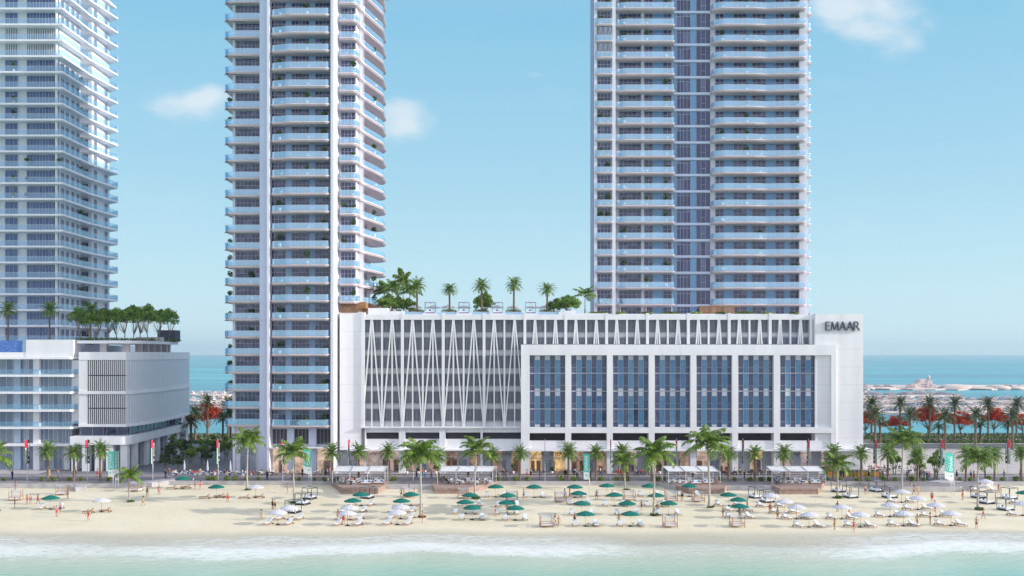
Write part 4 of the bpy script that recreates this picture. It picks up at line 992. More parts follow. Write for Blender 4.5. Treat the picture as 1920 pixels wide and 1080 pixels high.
# terrace band that slopes away to the right, dark glazed level above it
ledge = fillet([(X(131, 218.2), 218.2), (X(243, 218.2), 218.2), (X(366, 268), 268)], [0, 2.0, 0], 6)
mb = MB(); mb.prism([(x - OX, y - OY) for x, y in ledge + [(X(366, 268) - 8, 268), (X(131, 218.2), 224)]], Z(834, 218.2), Z(818.5, 218.2)); mb.build('terrace_band', SLABW, lp)
gp_ = fillet([(X(150, 221), 221), (X(238, 221), 221), (X(340, 258), 258)], [0, 2.0, 0], 4)
for k, (p, q) in enumerate(zip(resample(gp_, 5.2), resample(gp_, 5.2)[1:])):
    l = (Vector(q) - Vector(p)).length
    if l < 1: continue
    ob('terrace_window', window_mesh(l - .5, 2.6, 2, transom=0, pane=PANE_G), lp, ((p[0] + q[0]) / 2 - OX, (p[1] + q[1]) / 2 - OY, Z(818.5, 218.2)), atan2(q[1] - p[1], q[0] - p[0]))
    ob('ground_window', window_mesh(l - 2.2, 5.0, 3, transom=0, pane=PANE_L), lp, ((p[0] + q[0]) / 2 - OX, (p[1] + q[1]) / 2 - OY, .1), atan2(q[1] - p[1], q[0] - p[0]))
for px, Yk in ((138, 218.6), (160, 218.6), (184, 218.6), (205, 218.6), (232, 218.8)):
    mb = MB(); w_ = 1.4 if px > 150 else .9; mb.box(PX(px, Yk) - w_ / 2, PX(px, Yk) + w_ / 2, Yk - OY, Yk + 1.6 - OY, 0, Z(834, 218.2)); mb.build('pier', WHITE_P, lp)
for k in range(6):
    t = (k + .6) / 6; Yk = 220 + 46 * t; xk = X(243, 218.2) + (X(366, 268) - X(243, 218.2)) * (Yk - 218.2) / 49.8 - .9
    mb = MB(); mb.box(xk - .5 - OX, xk + .3 - OX, Yk - .9 - OY, Yk + .9 - OY, 0, Z(834, 218.2)); mb.build('pier', WHITE_P, lp)
# roof terrace slab on columns
zt2 = Z(644, 222)
ts = fillet([(X(144, 221), 221), (X(260, 221), 221), (X(334, 250), 250)], [0, 8, 0], 8)
mb = MB(); mb.prism([(x - OX, y - OY) for x, y in ts + [(X(334, 250) - 4, 252), (X(144, 221) - 2, 252)]], zt2, Z(638.5, 222)); mb.build('roof_slab', SLABW, lp)
for q, (x, y) in enumerate(resample(offset(ts, 2.5), 4.6)):
    if q < 1: continue
    mb = MB(); mb.box(x - .7 - OX, x + .7 - OX, y - .35 - OY, y + .35 - OY, Z(660, 220), zt2 - .002); mb.build('roof_column', SLABM, lp)
mb = MB(); mb.box(PX(152, 226), PX(192, 226), 226 - OY, 228 - OY, Z(660, 220), zt2 - .003); mb.build('stair_core', LILAC, lp)
mb = MB(); mb.box(PX(295, 246), PX(328, 246), 246 - OY, 250 - OY, Z(638, 222), Z(619, 246)); mb.build('plant_box', simple('dark_box', (.06, .065, .10), .6), lp)
mb = MB(); mb.box(PX(217, 226), PX(326, 246), 238 - OY, 239 - OY, Z(638, 222), Z(638, 222) + .9); mb.build('planter', CONC, lp)
LPZ = Z(638.5, 222)
# ------------------------------------------------------------------ palms and trees
def frond(mb, rg, base, az, e0, length, droop, nleaf, ll, lw, hang, m=0, rach=.025):
    """arched rachis with paired leaflets"""
    d = Vector((cos(az), sin(az), 0)); p = Vector(base); pts = [p.copy()]; e = e0; n = nleaf; st = length / n
    for k in range(n):
        e -= droop * (0.35 + 1.3 * k / n) / n
        p = p + (d * cos(e) + Vector((0, 0, sin(e)))) * st; pts.append(p.copy())
    mb.tube([pts[0], pts[n // 3], pts[2 * n // 3], pts[-1]], [rach * 1.6, rach, rach * .7, .006], 3, m, cap=False)
    side = d.cross(Vector((0, 0, 1))).normalized(); tw = rg.uniform(-.3, .3)
    for k in range(2, n + 1):
        t = k / n; tan = (pts[k] - pts[k - 1]).normalized(); up = side.cross(tan).normalized()
        L_ = ll * (max(0.0, sin(pi * min(1, .16 + t * .86))) ** .6 + .05) * rg.uniform(.85, 1.1)
        for s in (-1, 1):
            dr = (side * s * cos(tw) + up * sin(tw) * s + tan * .55).normalized()
            q = pts[k - 1].lerp(pts[k], rg.random()); h = hang * (.6 + .5 * rg.random())
            mid = q + dr * L_ * .5 + Vector((0, 0, -h * L_ * .22)); tip = q + dr * L_ * .9 + Vector((0, 0, -h * L_ * .85))
            wv = tan * lw * .5
            i = len(mb.v); mb.v += [tuple(q - wv * .5), tuple(q + wv * .5), tuple(mid + wv), tuple(tip), tuple(mid - wv)]
            mb.f += [(i, i + 1, i + 2, i + 4), (i + 4, i + 2, i + 3)]; mb.m += [m, m]; mb.sm += [False, False]
def coco(seed, H, nf=21, Lf=4.3, lean=.3, droop0=1.5):
    rg = random.Random(seed)
    t = thing('coconut_palm', 'x', 'palm tree', group='tall coconut palms on the beach')
    mb = MB(); n = 8; pts = []; a = rg.uniform(0, 6.28)
    for k in range(n + 1):
        q = k / n; pts.append((lean * cos(a) * q * q, lean * sin(a) * q * q, H * q))
    mb.tube(pts, [.2 - .07 * min(1, k / n * 1.6) + (.09 if k == 0 else 0) for k in range(n + 1)], 8); 
    mb.build('trunk', BARKG, t)
    top = Vector(pts[-1]); mb = MB()
    mb.tube([top + Vector((0, 0, -.2)), top + Vector((0, 0, .9))], [.13, .07], 6, 0)
    for k in range(nf):
        q = k / nf; az = k * 2.4 + rg.uniform(-.25, .25); e0 = 1.35 - 1.35 * q + rg.uniform(-.12, .12)
        frond(mb, rg, top + Vector((cos(az), sin(az), 0)) * .1 + Vector((0, 0, .55 - .6 * q)), az, e0, Lf * rg.uniform(.88, 1.08) * (.8 + .2 * q), droop0 * .92 + .5 * q + rg.uniform(-.2, .25), 17, 1.1, .27, .75)
    mb.build('crown', FROND, t)
    mb = MB()
    for k in range(6): aa = k * 1.05; mb.ell((top.x + cos(aa) * .25, top.y + sin(aa) * .25, top.z - .15 - .1 * (k % 2)), (.12, .12, .14), 6, 4)
    mb.build('coconuts', simple('coconut_%d' % seed, (.30, .22, .06), .5), t)
    return t
def date(seed, H, nf=40, Lf=2.4, mt=FROND2, thick=.2, lw=.19,  name='date_palm', group='date palms along the promenade'):
    rg = random.Random(seed); t = thing(name, 'x', 'palm tree', group=group)
    mb = MB(); pts = [(0, 0, 0), (.02, 0, H * .3), (0, .03, H * .7), (0, 0, H)]; mb.tube(pts, [thick * 1.25, thick, thick * .95, thick * 1.15], 8)
    zz = .3
    while zz < H: mb.tube([(0, 0, zz), (0, 0, zz + .1)], [thick * 1.0, thick * 1.22], 7, cap=False); zz += .28
    mb.build('trunk', BARKD, t); mb = MB()
    for k in range(nf):
        q = k / nf; az = k * 2.4 + rg.uniform(-.2, .2); e0 = 1.45 - 2.0 * q + rg.uniform(-.1, .1)
        frond(mb, rg, Vector((cos(az) * .12, sin(az) * .12, H + .25 - .35 * q)), az, e0, Lf * rg.uniform(.85, 1.08), 1.1 + rg.uniform(0, .4), 11, .5, lw, .35, rach=.03)
    mb.build('crown', mt, t); return t
def leaves(mb, rg, c, r, n, sz, m=0):
    for _ in range(n):
        u = Vector((rg.gauss(0, 1), rg.gauss(0, 1), rg.gauss(0, 1))).normalized() * (rg.random() ** .38)
        p = Vector(c) + Vector((u.x * r[0], u.y * r[1], u.z * r[2]))
        a = Vector((rg.gauss(0, 1), rg.gauss(0, 1), rg.gauss(0, .6))).normalized(); b = a.cross(Vector((rg.gauss(0, 1), rg.gauss(0, 1), rg.gauss(0, 1)))).normalized()
        s = sz * rg.uniform(.6, 1.3); mb.face([tuple(p - a * s), tuple(p + b * s * .45), tuple(p + a * s), tuple(p - b * s * .45)], m)
def tree(seed, H, W, crown_h, mt, nclump=26, vol=False, nleaf=90, sz=.2, flat=.5, trunk=.14, name='leafy_tree', group=None, bark=BARK, stems=1, cat='tree'):
    rg = random.Random(seed); t = thing(name, 'x', cat, group=group); mb = MB(); cb = H - crown_h
    cl = []
    for k in range(nclump):
        a = k * 2.4; r = W / 2 * sqrt((k + .5) / nclump) * .82; x, y = r * cos(a), r * sin(a)
        z = cb + crown_h * (.25 + flat * (1 - (r / (W / 2)) ** 2)) + rg.uniform(-.12, .16) * crown_h
        if vol: z = cb + crown_h * (.14 + (.16 + flat * (1 - (r / (W / 2)) ** 2)) * rg.uniform(.25, 1.1))
        cl.append((x + rg.uniform(-.2, .2), y + rg.uniform(-.2, .2), z))
    for s in range(stems):
        o_ = Vector(((s - (stems - 1) / 2) * .5, 0, 0)); fork = Vector((rg.uniform(-.15, .15), 0, cb * .62)) + o_ * 1.2
        mb.tube([o_, o_ * 1.1 + Vector((0, 0, cb * .3)), fork], [trunk * 1.3, trunk, trunk * .85], 7)
        for k in range(s, min(len(cl), 14), stems): 
            e = Vector(cl[(k * 5 + 2) % len(cl)]); m_ = fork.lerp(e, .5) + Vector((0, 0, -.08 * H * rg.random())); mb.tube([fork, m_, e], [trunk * .55, trunk * .35, trunk * .12], 5, cap=False)
    mb.build('trunk', bark, t); mb = MB()
    for c in cl:
        rr = W * .5 * rg.uniform(.2, .32); leaves(mb, rg, c, (rr, rr, rr * .62), nleaf, sz)
    mb.build('crown', mt, t); return t
def bush(seed, r, h, mt, n=260, sz=.16, name='bush', cat='bush', group=None, clumps=7):
    rg = random.Random(seed); mb = MB()
    for k in range(clumps):
        a = rg.uniform(0, 6.28); q = r * .6 * rg.random(); leaves(mb, rg, (cos(a) * q, sin(a) * q, h * .5), (r * .5, r * .5, h * .5), n // clumps, sz)
    o = mb.build(name, mt); tag(o, 'x', cat, group); return o

# beach coconut palms : trunk base px,py, crown px,py
coc = [coco(21, 8.5, lean=.25), coco(22, 8.5, lean=-.35, nf=19), coco(23, 8.5, lean=.15, nf=22, Lf=4.1), coco(24, 5.6, nf=15, Lf=3.5)]
cst = [Stock(c) for c in coc]
HEROES = [(463, 919, 462, 829, 0, 'behind the brown loungers, in front of the gap between the buildings'), (551, 943, 553, 850, 1, 'beside the black framed daybeds, in front of the middle tower base'),
 (789, 970, 789, 855, 2, 'with its foot on bare sand before the second deck'), (890, 935, 890, 845, 1, 'standing at the front of the second deck'), (1172, 919, 1170, 868, 3, 'short, behind the green parasols near the sea wall'),
 (1226, 967, 1228, 852, 2, 'beside a wooden daybed among green parasols'), (1330, 952, 1331, 836, 0, 'tallest, right of the third deck'), (1570, 934, 1571, 873, 3, 'low crowned, beside two black daybeds right of the last deck'),
 (1691, 924, 1691, 828, 0, 'behind white parasols right of the sign wall'), (1833, 956, 1836, 862, 2, 'beside the black daybeds near the right edge'), (242.4, 941, 244, 893, 3, 'small, right of the teal banners on the left beach'), (-14, 960, -8, 858, 1, 'cut by the left edge of the photo')]
for i, (bx, by, cx, cy, v, d) in enumerate(HEROES):
    x, y, z = sand(bx, by); s = F / y; H = (by - cy) / s
    base = {0: 8.5, 1: 8.5, 2: 8.5, 3: 5.6}[v]; k = H / base; kk = max(k, .92) if v < 3 else max(k, .8)
    o = cst[v].put((x, y, z - .05), i * 1.3, 'coconut palm ' + d, sc=(kk, kk, k))
# promenade date palms
dst = [Stock(date(31, 5.1)), Stock(date(32, 5.1)), Stock(date(33, 5.1, nf=36, Lf=2.3))]
DP = [(89.4, 844), (138.7, 848), (188, 843), (623, 847), (672.5, 846), (727, 846), (822, 855), (922, 853), (974.6, 849), (1066, 846), (1117, 849), (1167, 846), (1222, 856), (1366, 851), (1415, 849), (1469.5, 849), (1563, 848), (1615, 849), (1664.6, 849), (1720, 853), (1811, 849), (1865, 852), (1915, 849)]
BUSHES = [Stock(bush(41 + k, .75, .95, LEAFY, group='yellow green bushes at the palm feet')) for k in range(3)]
grassb = Stock(bush(45, .9, .3, HEDGE, n=200, sz=.18, name='grass_tuft', cat='grass', group='grass tufts at the feet of the beach palms'))
nb = 0
for i, (px, cy) in enumerate(DP):
    x, y, z = on(px, 902.3); H = (902.3 - cy) / (F / y)
    dst[i % 3].put((x, y, 0), i * .9, 'date palm on the promenade edge, %s from the left of that row' % ordn(i), sc=(1.02 if i % 2 else .95, 1.0, H / 5.25))
    for q in (-1, 1) if i not in (2, 6, 12) else (1,):
        BUSHES[nb % 3].put((x + q * random.uniform(.9, 1.5), y + random.uniform(-.2, .3), 0), random.random() * 6, 'yellow green bush on the %s side of the %s promenade date palm from the left' % ('left' if q < 0 else 'right', ordn(i)), sc=random.uniform(.75, 1.1)); nb += 1
for i, (bx, by, *_r) in enumerate(HEROES):
    x, y, z = sand(bx, by); grassb.put((x + .2, y - .1, z + .02), i, 'tuft of grass round the foot of the %s coconut palm from the start of the row' % ordn(i) if False else 'low grass tuft at the foot of the %s beach coconut palm from the left' % ordn(sorted(h[0] for h in HEROES).index(bx)), sc=1.0 + .3 * (i % 2))
for i, px in enumerate([390, 402, 425, 440, 462, 485, 560, 8, 590]):
    x, y, z = on(px, 901.5); BUSHES[i % 3].put((x, y, 0), i, 'yellow green bush beside the sea wall by the left cafe, %s from the left' % ordn(i), sc=random.uniform(.7, 1.0))
# far date palms and flame trees behind the road
far = [Stock(date(51, 10.2, nf=44, Lf=3.9, lw=.34, mt=FROND3, thick=.28, name='tall_date_palm', group='tall date palms behind the road')), Stock(date(52, 10.2, nf=40, Lf=3.7, lw=.34, mt=FROND3, thick=.28, name='tall_date_palm', group='tall date palms behind the road'))]
FARP = [(1634, 757, 820), (1688, 756, 820), (1743, 756, 820), (1790, 756, 820), (1853, 757, 820), (1906, 757, 820), (1641, 776, 843), (1706, 777, 843), (1772, 779, 843), (1829, 777, 843), (1898.6, 778, 843), (1650, 790, 832), (1760, 800, 832), (1838, 796, 830), (1890, 794, 830), (389, 752, 820), (366, 772, 828), (418, 782, 832), (432, 768, 845), (358, 790, 850), (428, 757, 822)]
for i, (px, cy, by) in enumerate(FARP):
    x, y, z = on(px, by); H = (by - cy) / (F / y)
    side = 'right of the podium' if px > 1000 else 'in the left gap'
    row = sorted([q[0] for q in FARP if (q[0] > 1000) == (px > 1000)]).index(px)
    far[i % 2].put((x, y, 0), i, 'tall date palm behind the road %s, %s from the left' % (side, ordn(row)), sc=(1, 1, H / 10.4))
flm = [Stock(tree(61, 7.0, 6.2, 4.4, LEAFR, vol=True, nclump=44, nleaf=80, flat=.62, sz=.26, name='flame_tree', group='red flowering flame trees')), Stock(tree(62, 7.0, 6.0, 4.2, LEAFR, vol=True, nclump=42, nleaf=80, flat=.62, sz=.26, name='flame_tree', group='red flowering flame trees'))]
FL = [(1622, 788, 819), (1678, 796, 818), (1739.7, 781, 818), (1801, 790, 818), (1863.7, 784, 818), (1917, 794, 818), (389, 778, 818), (338, 786, 818)]
for i, (px, cy, by) in enumerate(FL):
    x, y, z = on(px, by); H = (by - cy) / (F / y) + 1.1; k = H / 7.0
    flm[i % 2].put((x, y, 0), i, 'flame tree covered in red blossom, %s' % ('%s from the left of those right of the podium' % ordn(i) if i < 6 else ('in the gap left of the middle tower' if i == 6 else 'glimpsed under the left podium edge')), sc=(1.45, 1.45, k * 1.3))
plz = [Stock(tree(71, 5.0, 3.6, 3.4, LEAF, vol=True, nclump=34, nleaf=60, flat=.7, sz=.2, stems=2, group='young trees on the plazas')), Stock(tree(72, 5.0, 3.4, 4.1, LEAFD, vol=True, nclump=46, nleaf=70, sz=.18, flat=.75, group='young trees on the plazas'))]
PZ = [(1677, 858, 890, 0), (1716, 862, 892, 0), (1727, 876, 892, 0), (1755, 860, 898, 0), (309, 857, 884, 1), (333, 862, 885, 1), (358, 848, 878, 0), (378, 838, 872, 0), (327, 828, 864, 0), (345, 830, 862, 1), (405, 835, 862, 1), (397, 828, 856, 0), (424, 832, 864, 0), (318, 842, 868, 1), (388, 850, 874, 1)]
for i, (px, cy, by, v) in enumerate(PZ):
    x, y, z = on(px, by); H = (by - cy) / (F / y) + 1.3; k = H / 5.0
    grp = [q[0] for q in PZ if (q[0] > 1000) == (px > 1000)]
    plz[v].put((x, y, 0), i * 1.1, 'young green tree on the %s, %s from the left there' % ('pale right plaza' if px > 1000 else 'shaded street between the buildings', ordn(sorted(grp).index(px))), sc=(k * .9, k * .9, k))
# planting rows towards the far water
rg = random.Random(9)
for j, (yA, hh, mt_v) in enumerate([(288, .8, HEDGE), (294, .9, SILVER), (300.5, 1.0, HEDGE), (307, 1.1, SILVER), (311.5, 1.0, HEDGE)]):
    mb = MB()
    for (xa, xb) in ((-112, -72), (100, 200)):
        x = xa
        while x < xb:
            leaves(mb, rg, (x, yA + rg.uniform(-1.2, 1.2), hh * .45), (1.3, 1.8, hh * .55), 46, .34); x += .95
    o = mb.build('ground_cover', mt_v); o['kind'] = 'stuff'; o['label'] = 'long band of low %s ground cover behind the road, %s from the road' % ('silvery' if mt_v is SILVER else 'green', ordn(j))
# roof gardens
RZ = 32.0
rdst = [Stock(date(81, 5.6, nf=38, Lf=2.5, name='rooftop_date_palm', group='date palms on the podium roof garden')), Stock(date(82, 5.6, nf=40, Lf=2.3, name='rooftop_date_palm', group='date palms on the podium roof garden'))]
planter = MB(); planter.lathe([(1.15, 0), (1.15, .55), (1.0, .55), (1.0, .45), (.01, .45)], 4); 
def roof_planter(lbl):
    t = thing('roof_planter', lbl, 'planter'); mb = MB(); mb.box(-1.5, 1.5, -.9, .9, 0, .75); mb.box(-1.58, 1.58, -.98, .98, .752, .84); mb.build('box', CONC, t)
    rg_ = random.Random(4); mb = MB()
    for k in range(7): leaves(mb, rg_, (-1.2 + .4 * k, rg_.uniform(-.3, .3), 1.05), (.5, .6, .4), 55, .14)
    mb.build('hedge', HEDGE, t); return t
rpl = Stock(roof_planter('x'))
for i, (px, cy) in enumerate([(782, 534), (843, 542), (903, 535), (963.6, 532), (1026, 542)]):
    y = 223.5; x = X(px, y); zc = Z(cy, y); H = zc - RZ - .8
    rdst[i % 2].put((x, y, RZ + .75), i, 'date palm rising from a white roof planter, %s from the left' % ordn(i), sc=(1, 1, H / 5.8))
    rpl.put((x, y, RZ), 0, 'white roof planter with a clipped hedge, %s from the left' % ordn(i))
rc = Stock(coco(85, 5.5, nf=12, Lf=3.7, lean=.2, droop0=1.25))
for i, (px, cy, y) in enumerate([(735, 541, 226), (757, 528, 232), (768, 546, 229), (1097, 552, 226), (722, 545, 231)]):
    H = Z(cy, y) - RZ; o = rc.put((X(px, y), y, RZ), i * 2.1, 'feathery palm on the podium roof %s' % ['nearest the middle tower', 'tallest of the left clump', 'at the right of the left clump', 'beside the right tower', 'half hidden behind the middle tower balconies'][i], sc=(.95, .95, H / 5.8), group='feathery palms on the roof garden')
rt1 = Stock(tree(91, 3.9, 4.8, 2.9, LEAF, vol=True, nclump=38, flat=.7, nleaf=85, sz=.2, stems=2, name='rooftop_tree', group='rounded trees on the podium roof'))
for i, (px, cy, y, k) in enumerate([(726, 563, 224, 1), (750, 566, 226, .9), (768, 570, 228, .8), (907, 560, 227, 1.0), (1041, 570, 226, .85), (1067, 564, 224, 1.15)]):
    H = Z(cy, y) - RZ + .9; rt1.put((X(px, y), y, RZ), i * 1.4, 'rounded green tree on the podium roof, %s from the left' % ordn(i), sc=(k, k, H / 3.9))
for i in range(9):
    px = 1120 + i * 46; y = 219; hb = BUSHES[i % 3].put((X(px, y), y, RZ), i, 'low bush along the roof edge before the right tower, %s from the left' % ordn(i), sc=(3.6, .8, .8))
lrt = [Stock(tree(95, 6.0, 5.6, 4.3, LEAF, nclump=40, nleaf=60, flat=.66, sz=.2, trunk=.12, name='rooftop_tree', group='trees on the left podium terrace', bark=BARK)), Stock(tree(96, 6.0, 5.2, 4.0, LEAF, nclump=38, nleaf=60, flat=.62, sz=.2, trunk=.12, name='rooftop_tree', group='trees on the left podium terrace'))]
for i, (px, ty, y) in enumerate([(150, 578, 228), (166, 585, 232), (182, 583, 226), (203, 578, 228), (219, 580, 233), (234, 577, 228), (250, 575, 234), (263, 576, 231), (277, 573, 228), (298, 580, 236), (317, 581, 246)]):
    H = Z(ty, y) - LPZ; lrt[i % 2].put((X(px, y), y, LPZ), i * 1.7, 'spreading tree on the left podium terrace, %s from the left' % ordn(i), sc=(.95, .95, H / 6.0))
ldp = Stock(date(97, 8.0, nf=44, Lf=2.7, thick=.17, name='rooftop_date_palm', group='date palms on the left podium roof'))
for i, px in enumerate((15, 93, 170)):
    y = 225; z0 = 26.0; H = Z(579, y) - z0; ldp.put((X(px, y), y, z0), i * 2, 'slim date palm on the left podium roof, %s from the left' % ordn(i), sc=(1, 1, H / 8.2))
mb = MB(); rgh = random.Random(6)
for k in range(46):
    q = k / 45; px = 140 + 190 * q; y = 222 + max(0, q - .35) * 36; leaves(mb, rgh, (X(px, y) + rgh.uniform(-.3, .3), y + 1.2, LPZ + .3), (.9, .8, .4), 45, .16)
tag(mb.build('terrace_hedge', HEDGE), 'long low green hedge lining the left podium terrace', 'hedge')
# ------------------------------------------------------------------ beach furniture
def parasol(cloth, nm):
    t = thing('beach_parasol', 'x', 'parasol'); n = 12; mb = MB(); Rr = 1.42
    mb.v.append((0, 0, 2.32)); rings = [(.5, 2.2), (1.0, 2.02), (Rr, 1.82), (Rr * .995, 1.70)]
    for r, z in rings:
        for j in range(n * 2):
            a = pi * j / n; k = 1 if j % 2 == 0 else .965; dz = 0 if j % 2 == 0 else (-.02 if r < Rr * .99 else .035)
            mb.v.append((r * k * cos(a), r * k * sin(a), z + dz))
    m_ = n * 2
    for j in range(m_): mb.f.append((0, 1 + j, 1 + (j + 1) % m_)); mb.m.append(0); mb.sm.append(False)
    for q in range(3):
        for j in range(m_): b0 = 1 + q * m_; mb.f.append((b0 + j, b0 + m_ + j, b0 + m_ + (j + 1) % m_, b0 + (j + 1) % m_)); mb.m.append(0); mb.sm.append(False)
    mb.build('canopy', cloth, t)
    mb = MB(); mb.tube([(0, 0, 0), (0, 0, 2.42)], .028, 6)
    for j in range(8): a = pi * j / 4; mb.tube([(0, 0, 1.7), (1.0 * cos(a), 1.0 * sin(a), 1.96)], .012, 3, cap=False)
    mb.build('pole', TEAK if nm == 'w' else simple('pole_' + nm, (.5, .45, .38), .5), t)
    mb = MB(); mb.lathe([(.01, .0), (.36, .0), (.36, .07), (.12, .11), (.05, .25), (.01, .25)], 14); mb.build('base', DMETAL, t)
    return t
gpar = Stock(parasol(GREENC, 'g')); wpar = Stock(parasol(CLOTHW, 'w'))
def lounger(white=True):
    t = thing('sun_lounger', 'x', 'sun lounger'); a = radians(38)
    mb = MB()   # feet towards -Y
    for x in (-.32, .28): mb.box(x, x + .05, -.95, .95, .24, .31)
    for y in (-.9, .3, .88): mb.box(-.27, .28, y, y + .05, .245, .305)
    for k in range(9): mb.box(-.27, .28, -.84 + k * .13, -.76 + k * .13, .306, .325)
    mb.build('frame', TEAK, t)
    for x in (-.32, .28):
        for y in (-.85, .75): mb = MB(); mb.box(x, x + .05, y, y + .06, 0, .24); mb.build('leg', TEAK, t)
    for x in (-.37, .37): mb = MB(); mb.tube([(x - .03, .86, .1), (x + .03, .86, .1)], .1, 10); mb.build('wheel', DMETAL, t)
    def slab(mb, y0, z0, l, ang, th, w): 
        d = Vector((0, cos(ang), sin(ang))); n_ = Vector((0, -sin(ang), cos(ang))); p = Vector((0, y0, z0)); i = len(mb.v)
        for s in (0, 1):
            for (u_, v_) in ((-w, 0), (w, 0), (w, l), (-w, l)): q = p + Vector((u_, 0, 0)) + d * v_ + n_ * (th * s); mb.v.append(tuple(q))
        for f in ((0, 3, 2, 1), (4, 5, 6, 7), (0, 1, 5, 4), (1, 2, 6, 5), (2, 3, 7, 6), (3, 0, 4, 7)): mb.f.append(tuple(i + k for k in f)); mb.m.append(0); mb.sm.append(False)
    mb = MB(); slab(mb, .3, .32, .78, a, .03, .3); mb.tube([(-.26, .75, .3), (-.26, .8, .62)], .02, 4); mb.tube([(.26, .75, .3), (.26, .8, .62)], .02, 4); mb.build('backrest', TEAK, t)
    if white: mb = MB(); slab(mb, -.93, .33, 1.22, 0, .09, .3); slab(mb, .28, .37, .8, a, .09, .3); mb.build('cushion', CUSH, t)
    else: mb = MB(); slab(mb, -.93, .33, 1.0, 0, .03, .26); mb.build('cushion', simple('grey_pad', (.35, .30, .30), .9), t)
    return t
lgw = Stock(lounger()); lgb = Stock(lounger(False))
def side_table():
    t = thing('side_table', 'x', 'table'); mb = MB(); mb.lathe([(.01, .42), (.26, .42), (.26, .46), (.01, .46)], 12); mb.build('tabletop', TEAK, t)
    mb = MB(); mb.tube([(0, 0, 0), (0, 0, .42)], .03, 6); mb.build('leg', TEAK, t); return t
PAR = [  # base px,py,colour
 (94.6, 955, 'g'), (190.6, 960, 'w'), (342.5, 916, 'g'), (405.6, 933.5, 'g'), (479.5, 933.5, 'w'), (541.9, 974.6, 'w'), (521, 984, 'w'), (676.9, 948.4, 'g'), (661.5, 960.6, 'g'), (655, 974.6, 'w'), (651.5, 985.6, 'w'),
 (770.6, 948, 'g'), (752.7, 961, 'g'), (751, 973, 'w'), (744.7, 984, 'w'), (881, 949.4, 'g'), (872.3, 963.5, 'g'), (885.3, 974.6, 'g'), (929.4, 932.5, 'g'), (952, 950, 'g'), (950.6, 964.6, 'g'), (966, 975.6, 'g'),
 (1001.5, 933, 'g'), (1077.7, 933, 'g'), (1137.7, 930.6, 'g'), (1084.7, 946, 'g'), (1090.6, 966, 'g'), (1097.7, 987, 'g'), (1152.5, 949, 'g'), (1176, 966, 'g'), (1181.5, 987, 'g'), (1217.5, 931, 'g'), (1292, 931, 'g'), (1230.6, 950, 'g'), (1253.5, 966, 'g'),
 (1365.6, 948.8, 'g'), (1384.4, 958.8, 'g'), (1387.5, 972, 'g'), (1445, 950.6, 'w'), (1470.4, 962.5, 'w'), (1493.8, 973.5, 'w'), (1517, 988.8, 'w'), (1578.5, 973.5, 'w'), (1613, 988.5, 'w'), (1668.8, 969.4, 'w'), (1690.6, 942.5, 'w'), (1720.6, 955.9, 'w'), (1754.6, 969.4, 'w'), (1694.4, 986.5, 'w'), (1783, 986, 'w'), (1847.5, 922, 'w'), (1918, 967, 'w'), (1921, 945, 'g')]
PAR = [(a, (933 if i in (3,) else b), c) for i, (a, b, c) in enumerate(PAR)]
gx = sorted([p[0] for p in PAR if p[2] == 'g']); wx = sorted([p[0] for p in PAR if p[2] == 'w'])
stb = Stock(side_table()); nst = 0
for (px, py, c) in PAR:
    x, y, z = sand(px, py); nm = ('green', gx) if c == 'g' else ('white', wx); od = ordn(nm[1].index(px))
    (gpar if c == 'g' else wpar).put((x, y, z), px * .37, '%s canvas beach parasol, %s from the left among the %s ones' % (nm[0], od, nm[0]), group='%s beach parasols' % nm[0])
    if px > 1435: ang = radians(28)
    elif px > 1350: ang = radians(22)
    elif 500 < px < 760: ang = radians(-20)
    elif 1200 < px < 1350: ang = radians(6)
    else: ang = radians(3)
    brown = px in (190.6, 342.5, 405.6, 479.5)
    for s in (-1, 1):
        if brown: ax, ay, rz = x + s * 1.15 - .6, y + s * .5 - .6, radians(-98)
        else: ax, ay, rz = x + s * 1.55 , y + .05, ang + radians(s * 2)
        (lgb if brown else lgw).put((ax, ay, sand_z(ay)), rz, '%s sun lounger on the %s side of the %s %s parasol from the left' % ('brown slatted' if brown else 'white cushioned', 'left' if s < 0 else 'right', od, nm[0]), group='sun loungers on the beach')
    if px in (94.6, 405.6, 342.5, 541.9, 929.4, 1097.7, 1181.5, 1493.8, 1783): stb.put((x + .45, y + .3, z), 0, 'small round wooden side table under the %s %s parasol from the left' % (od, nm[0]), group='side tables')
def daybed_wood():
    t = thing('wooden_daybed', 'x', 'daybed'); w, d, h = .95, .95, 1.78
    for x in (-w, w - .08):
        for y in (-d, d - .08): mb = MB(); mb.box(x, x + .08, y, y + .08, 0, h if y > 0 else h * .96); mb.build('post', TEAK, t)
    mb = MB()
    for z in (.28, .62):
        for y in (-d + .01, d - .07): mb.box(-w + .081, w - .081, y, y + .06, z, z + .07)
        for x in (-w + .01, w - .07): mb.box(x, x + .06, -d + .081, d - .081, z, z + .07)
    mb.build('frame', TEAK, t)
    mb = MB(); mb.box(-w + .1, w - .1, -d + .1, d - .1, .352, .52); mb.build('mattress', CUSH, t)
    mb = MB(); n = 6      # sagging net
    g = [[(-w + 2 * w * i / n, -d + 2 * d * j / n, h + .02 - .28 * sin(pi * i / n) * 1 + .0) for j in range(n + 1)] for i in range(n + 1)]
    for i in range(n):
        for j in range(n): mb.face([g[i][j], g[i + 1][j], g[i + 1][j + 1], g[i][j + 1]], 0)
    mb.build('net_canopy', NETM, t)
    mb = MB(); mb.face([(-w, d + .02, .6), (w, d + .02, .6), (w, d + .02, h - .05), (-w, d + .02, h - .05)]); mb.build('net_curtain', NETM, t)
    return t
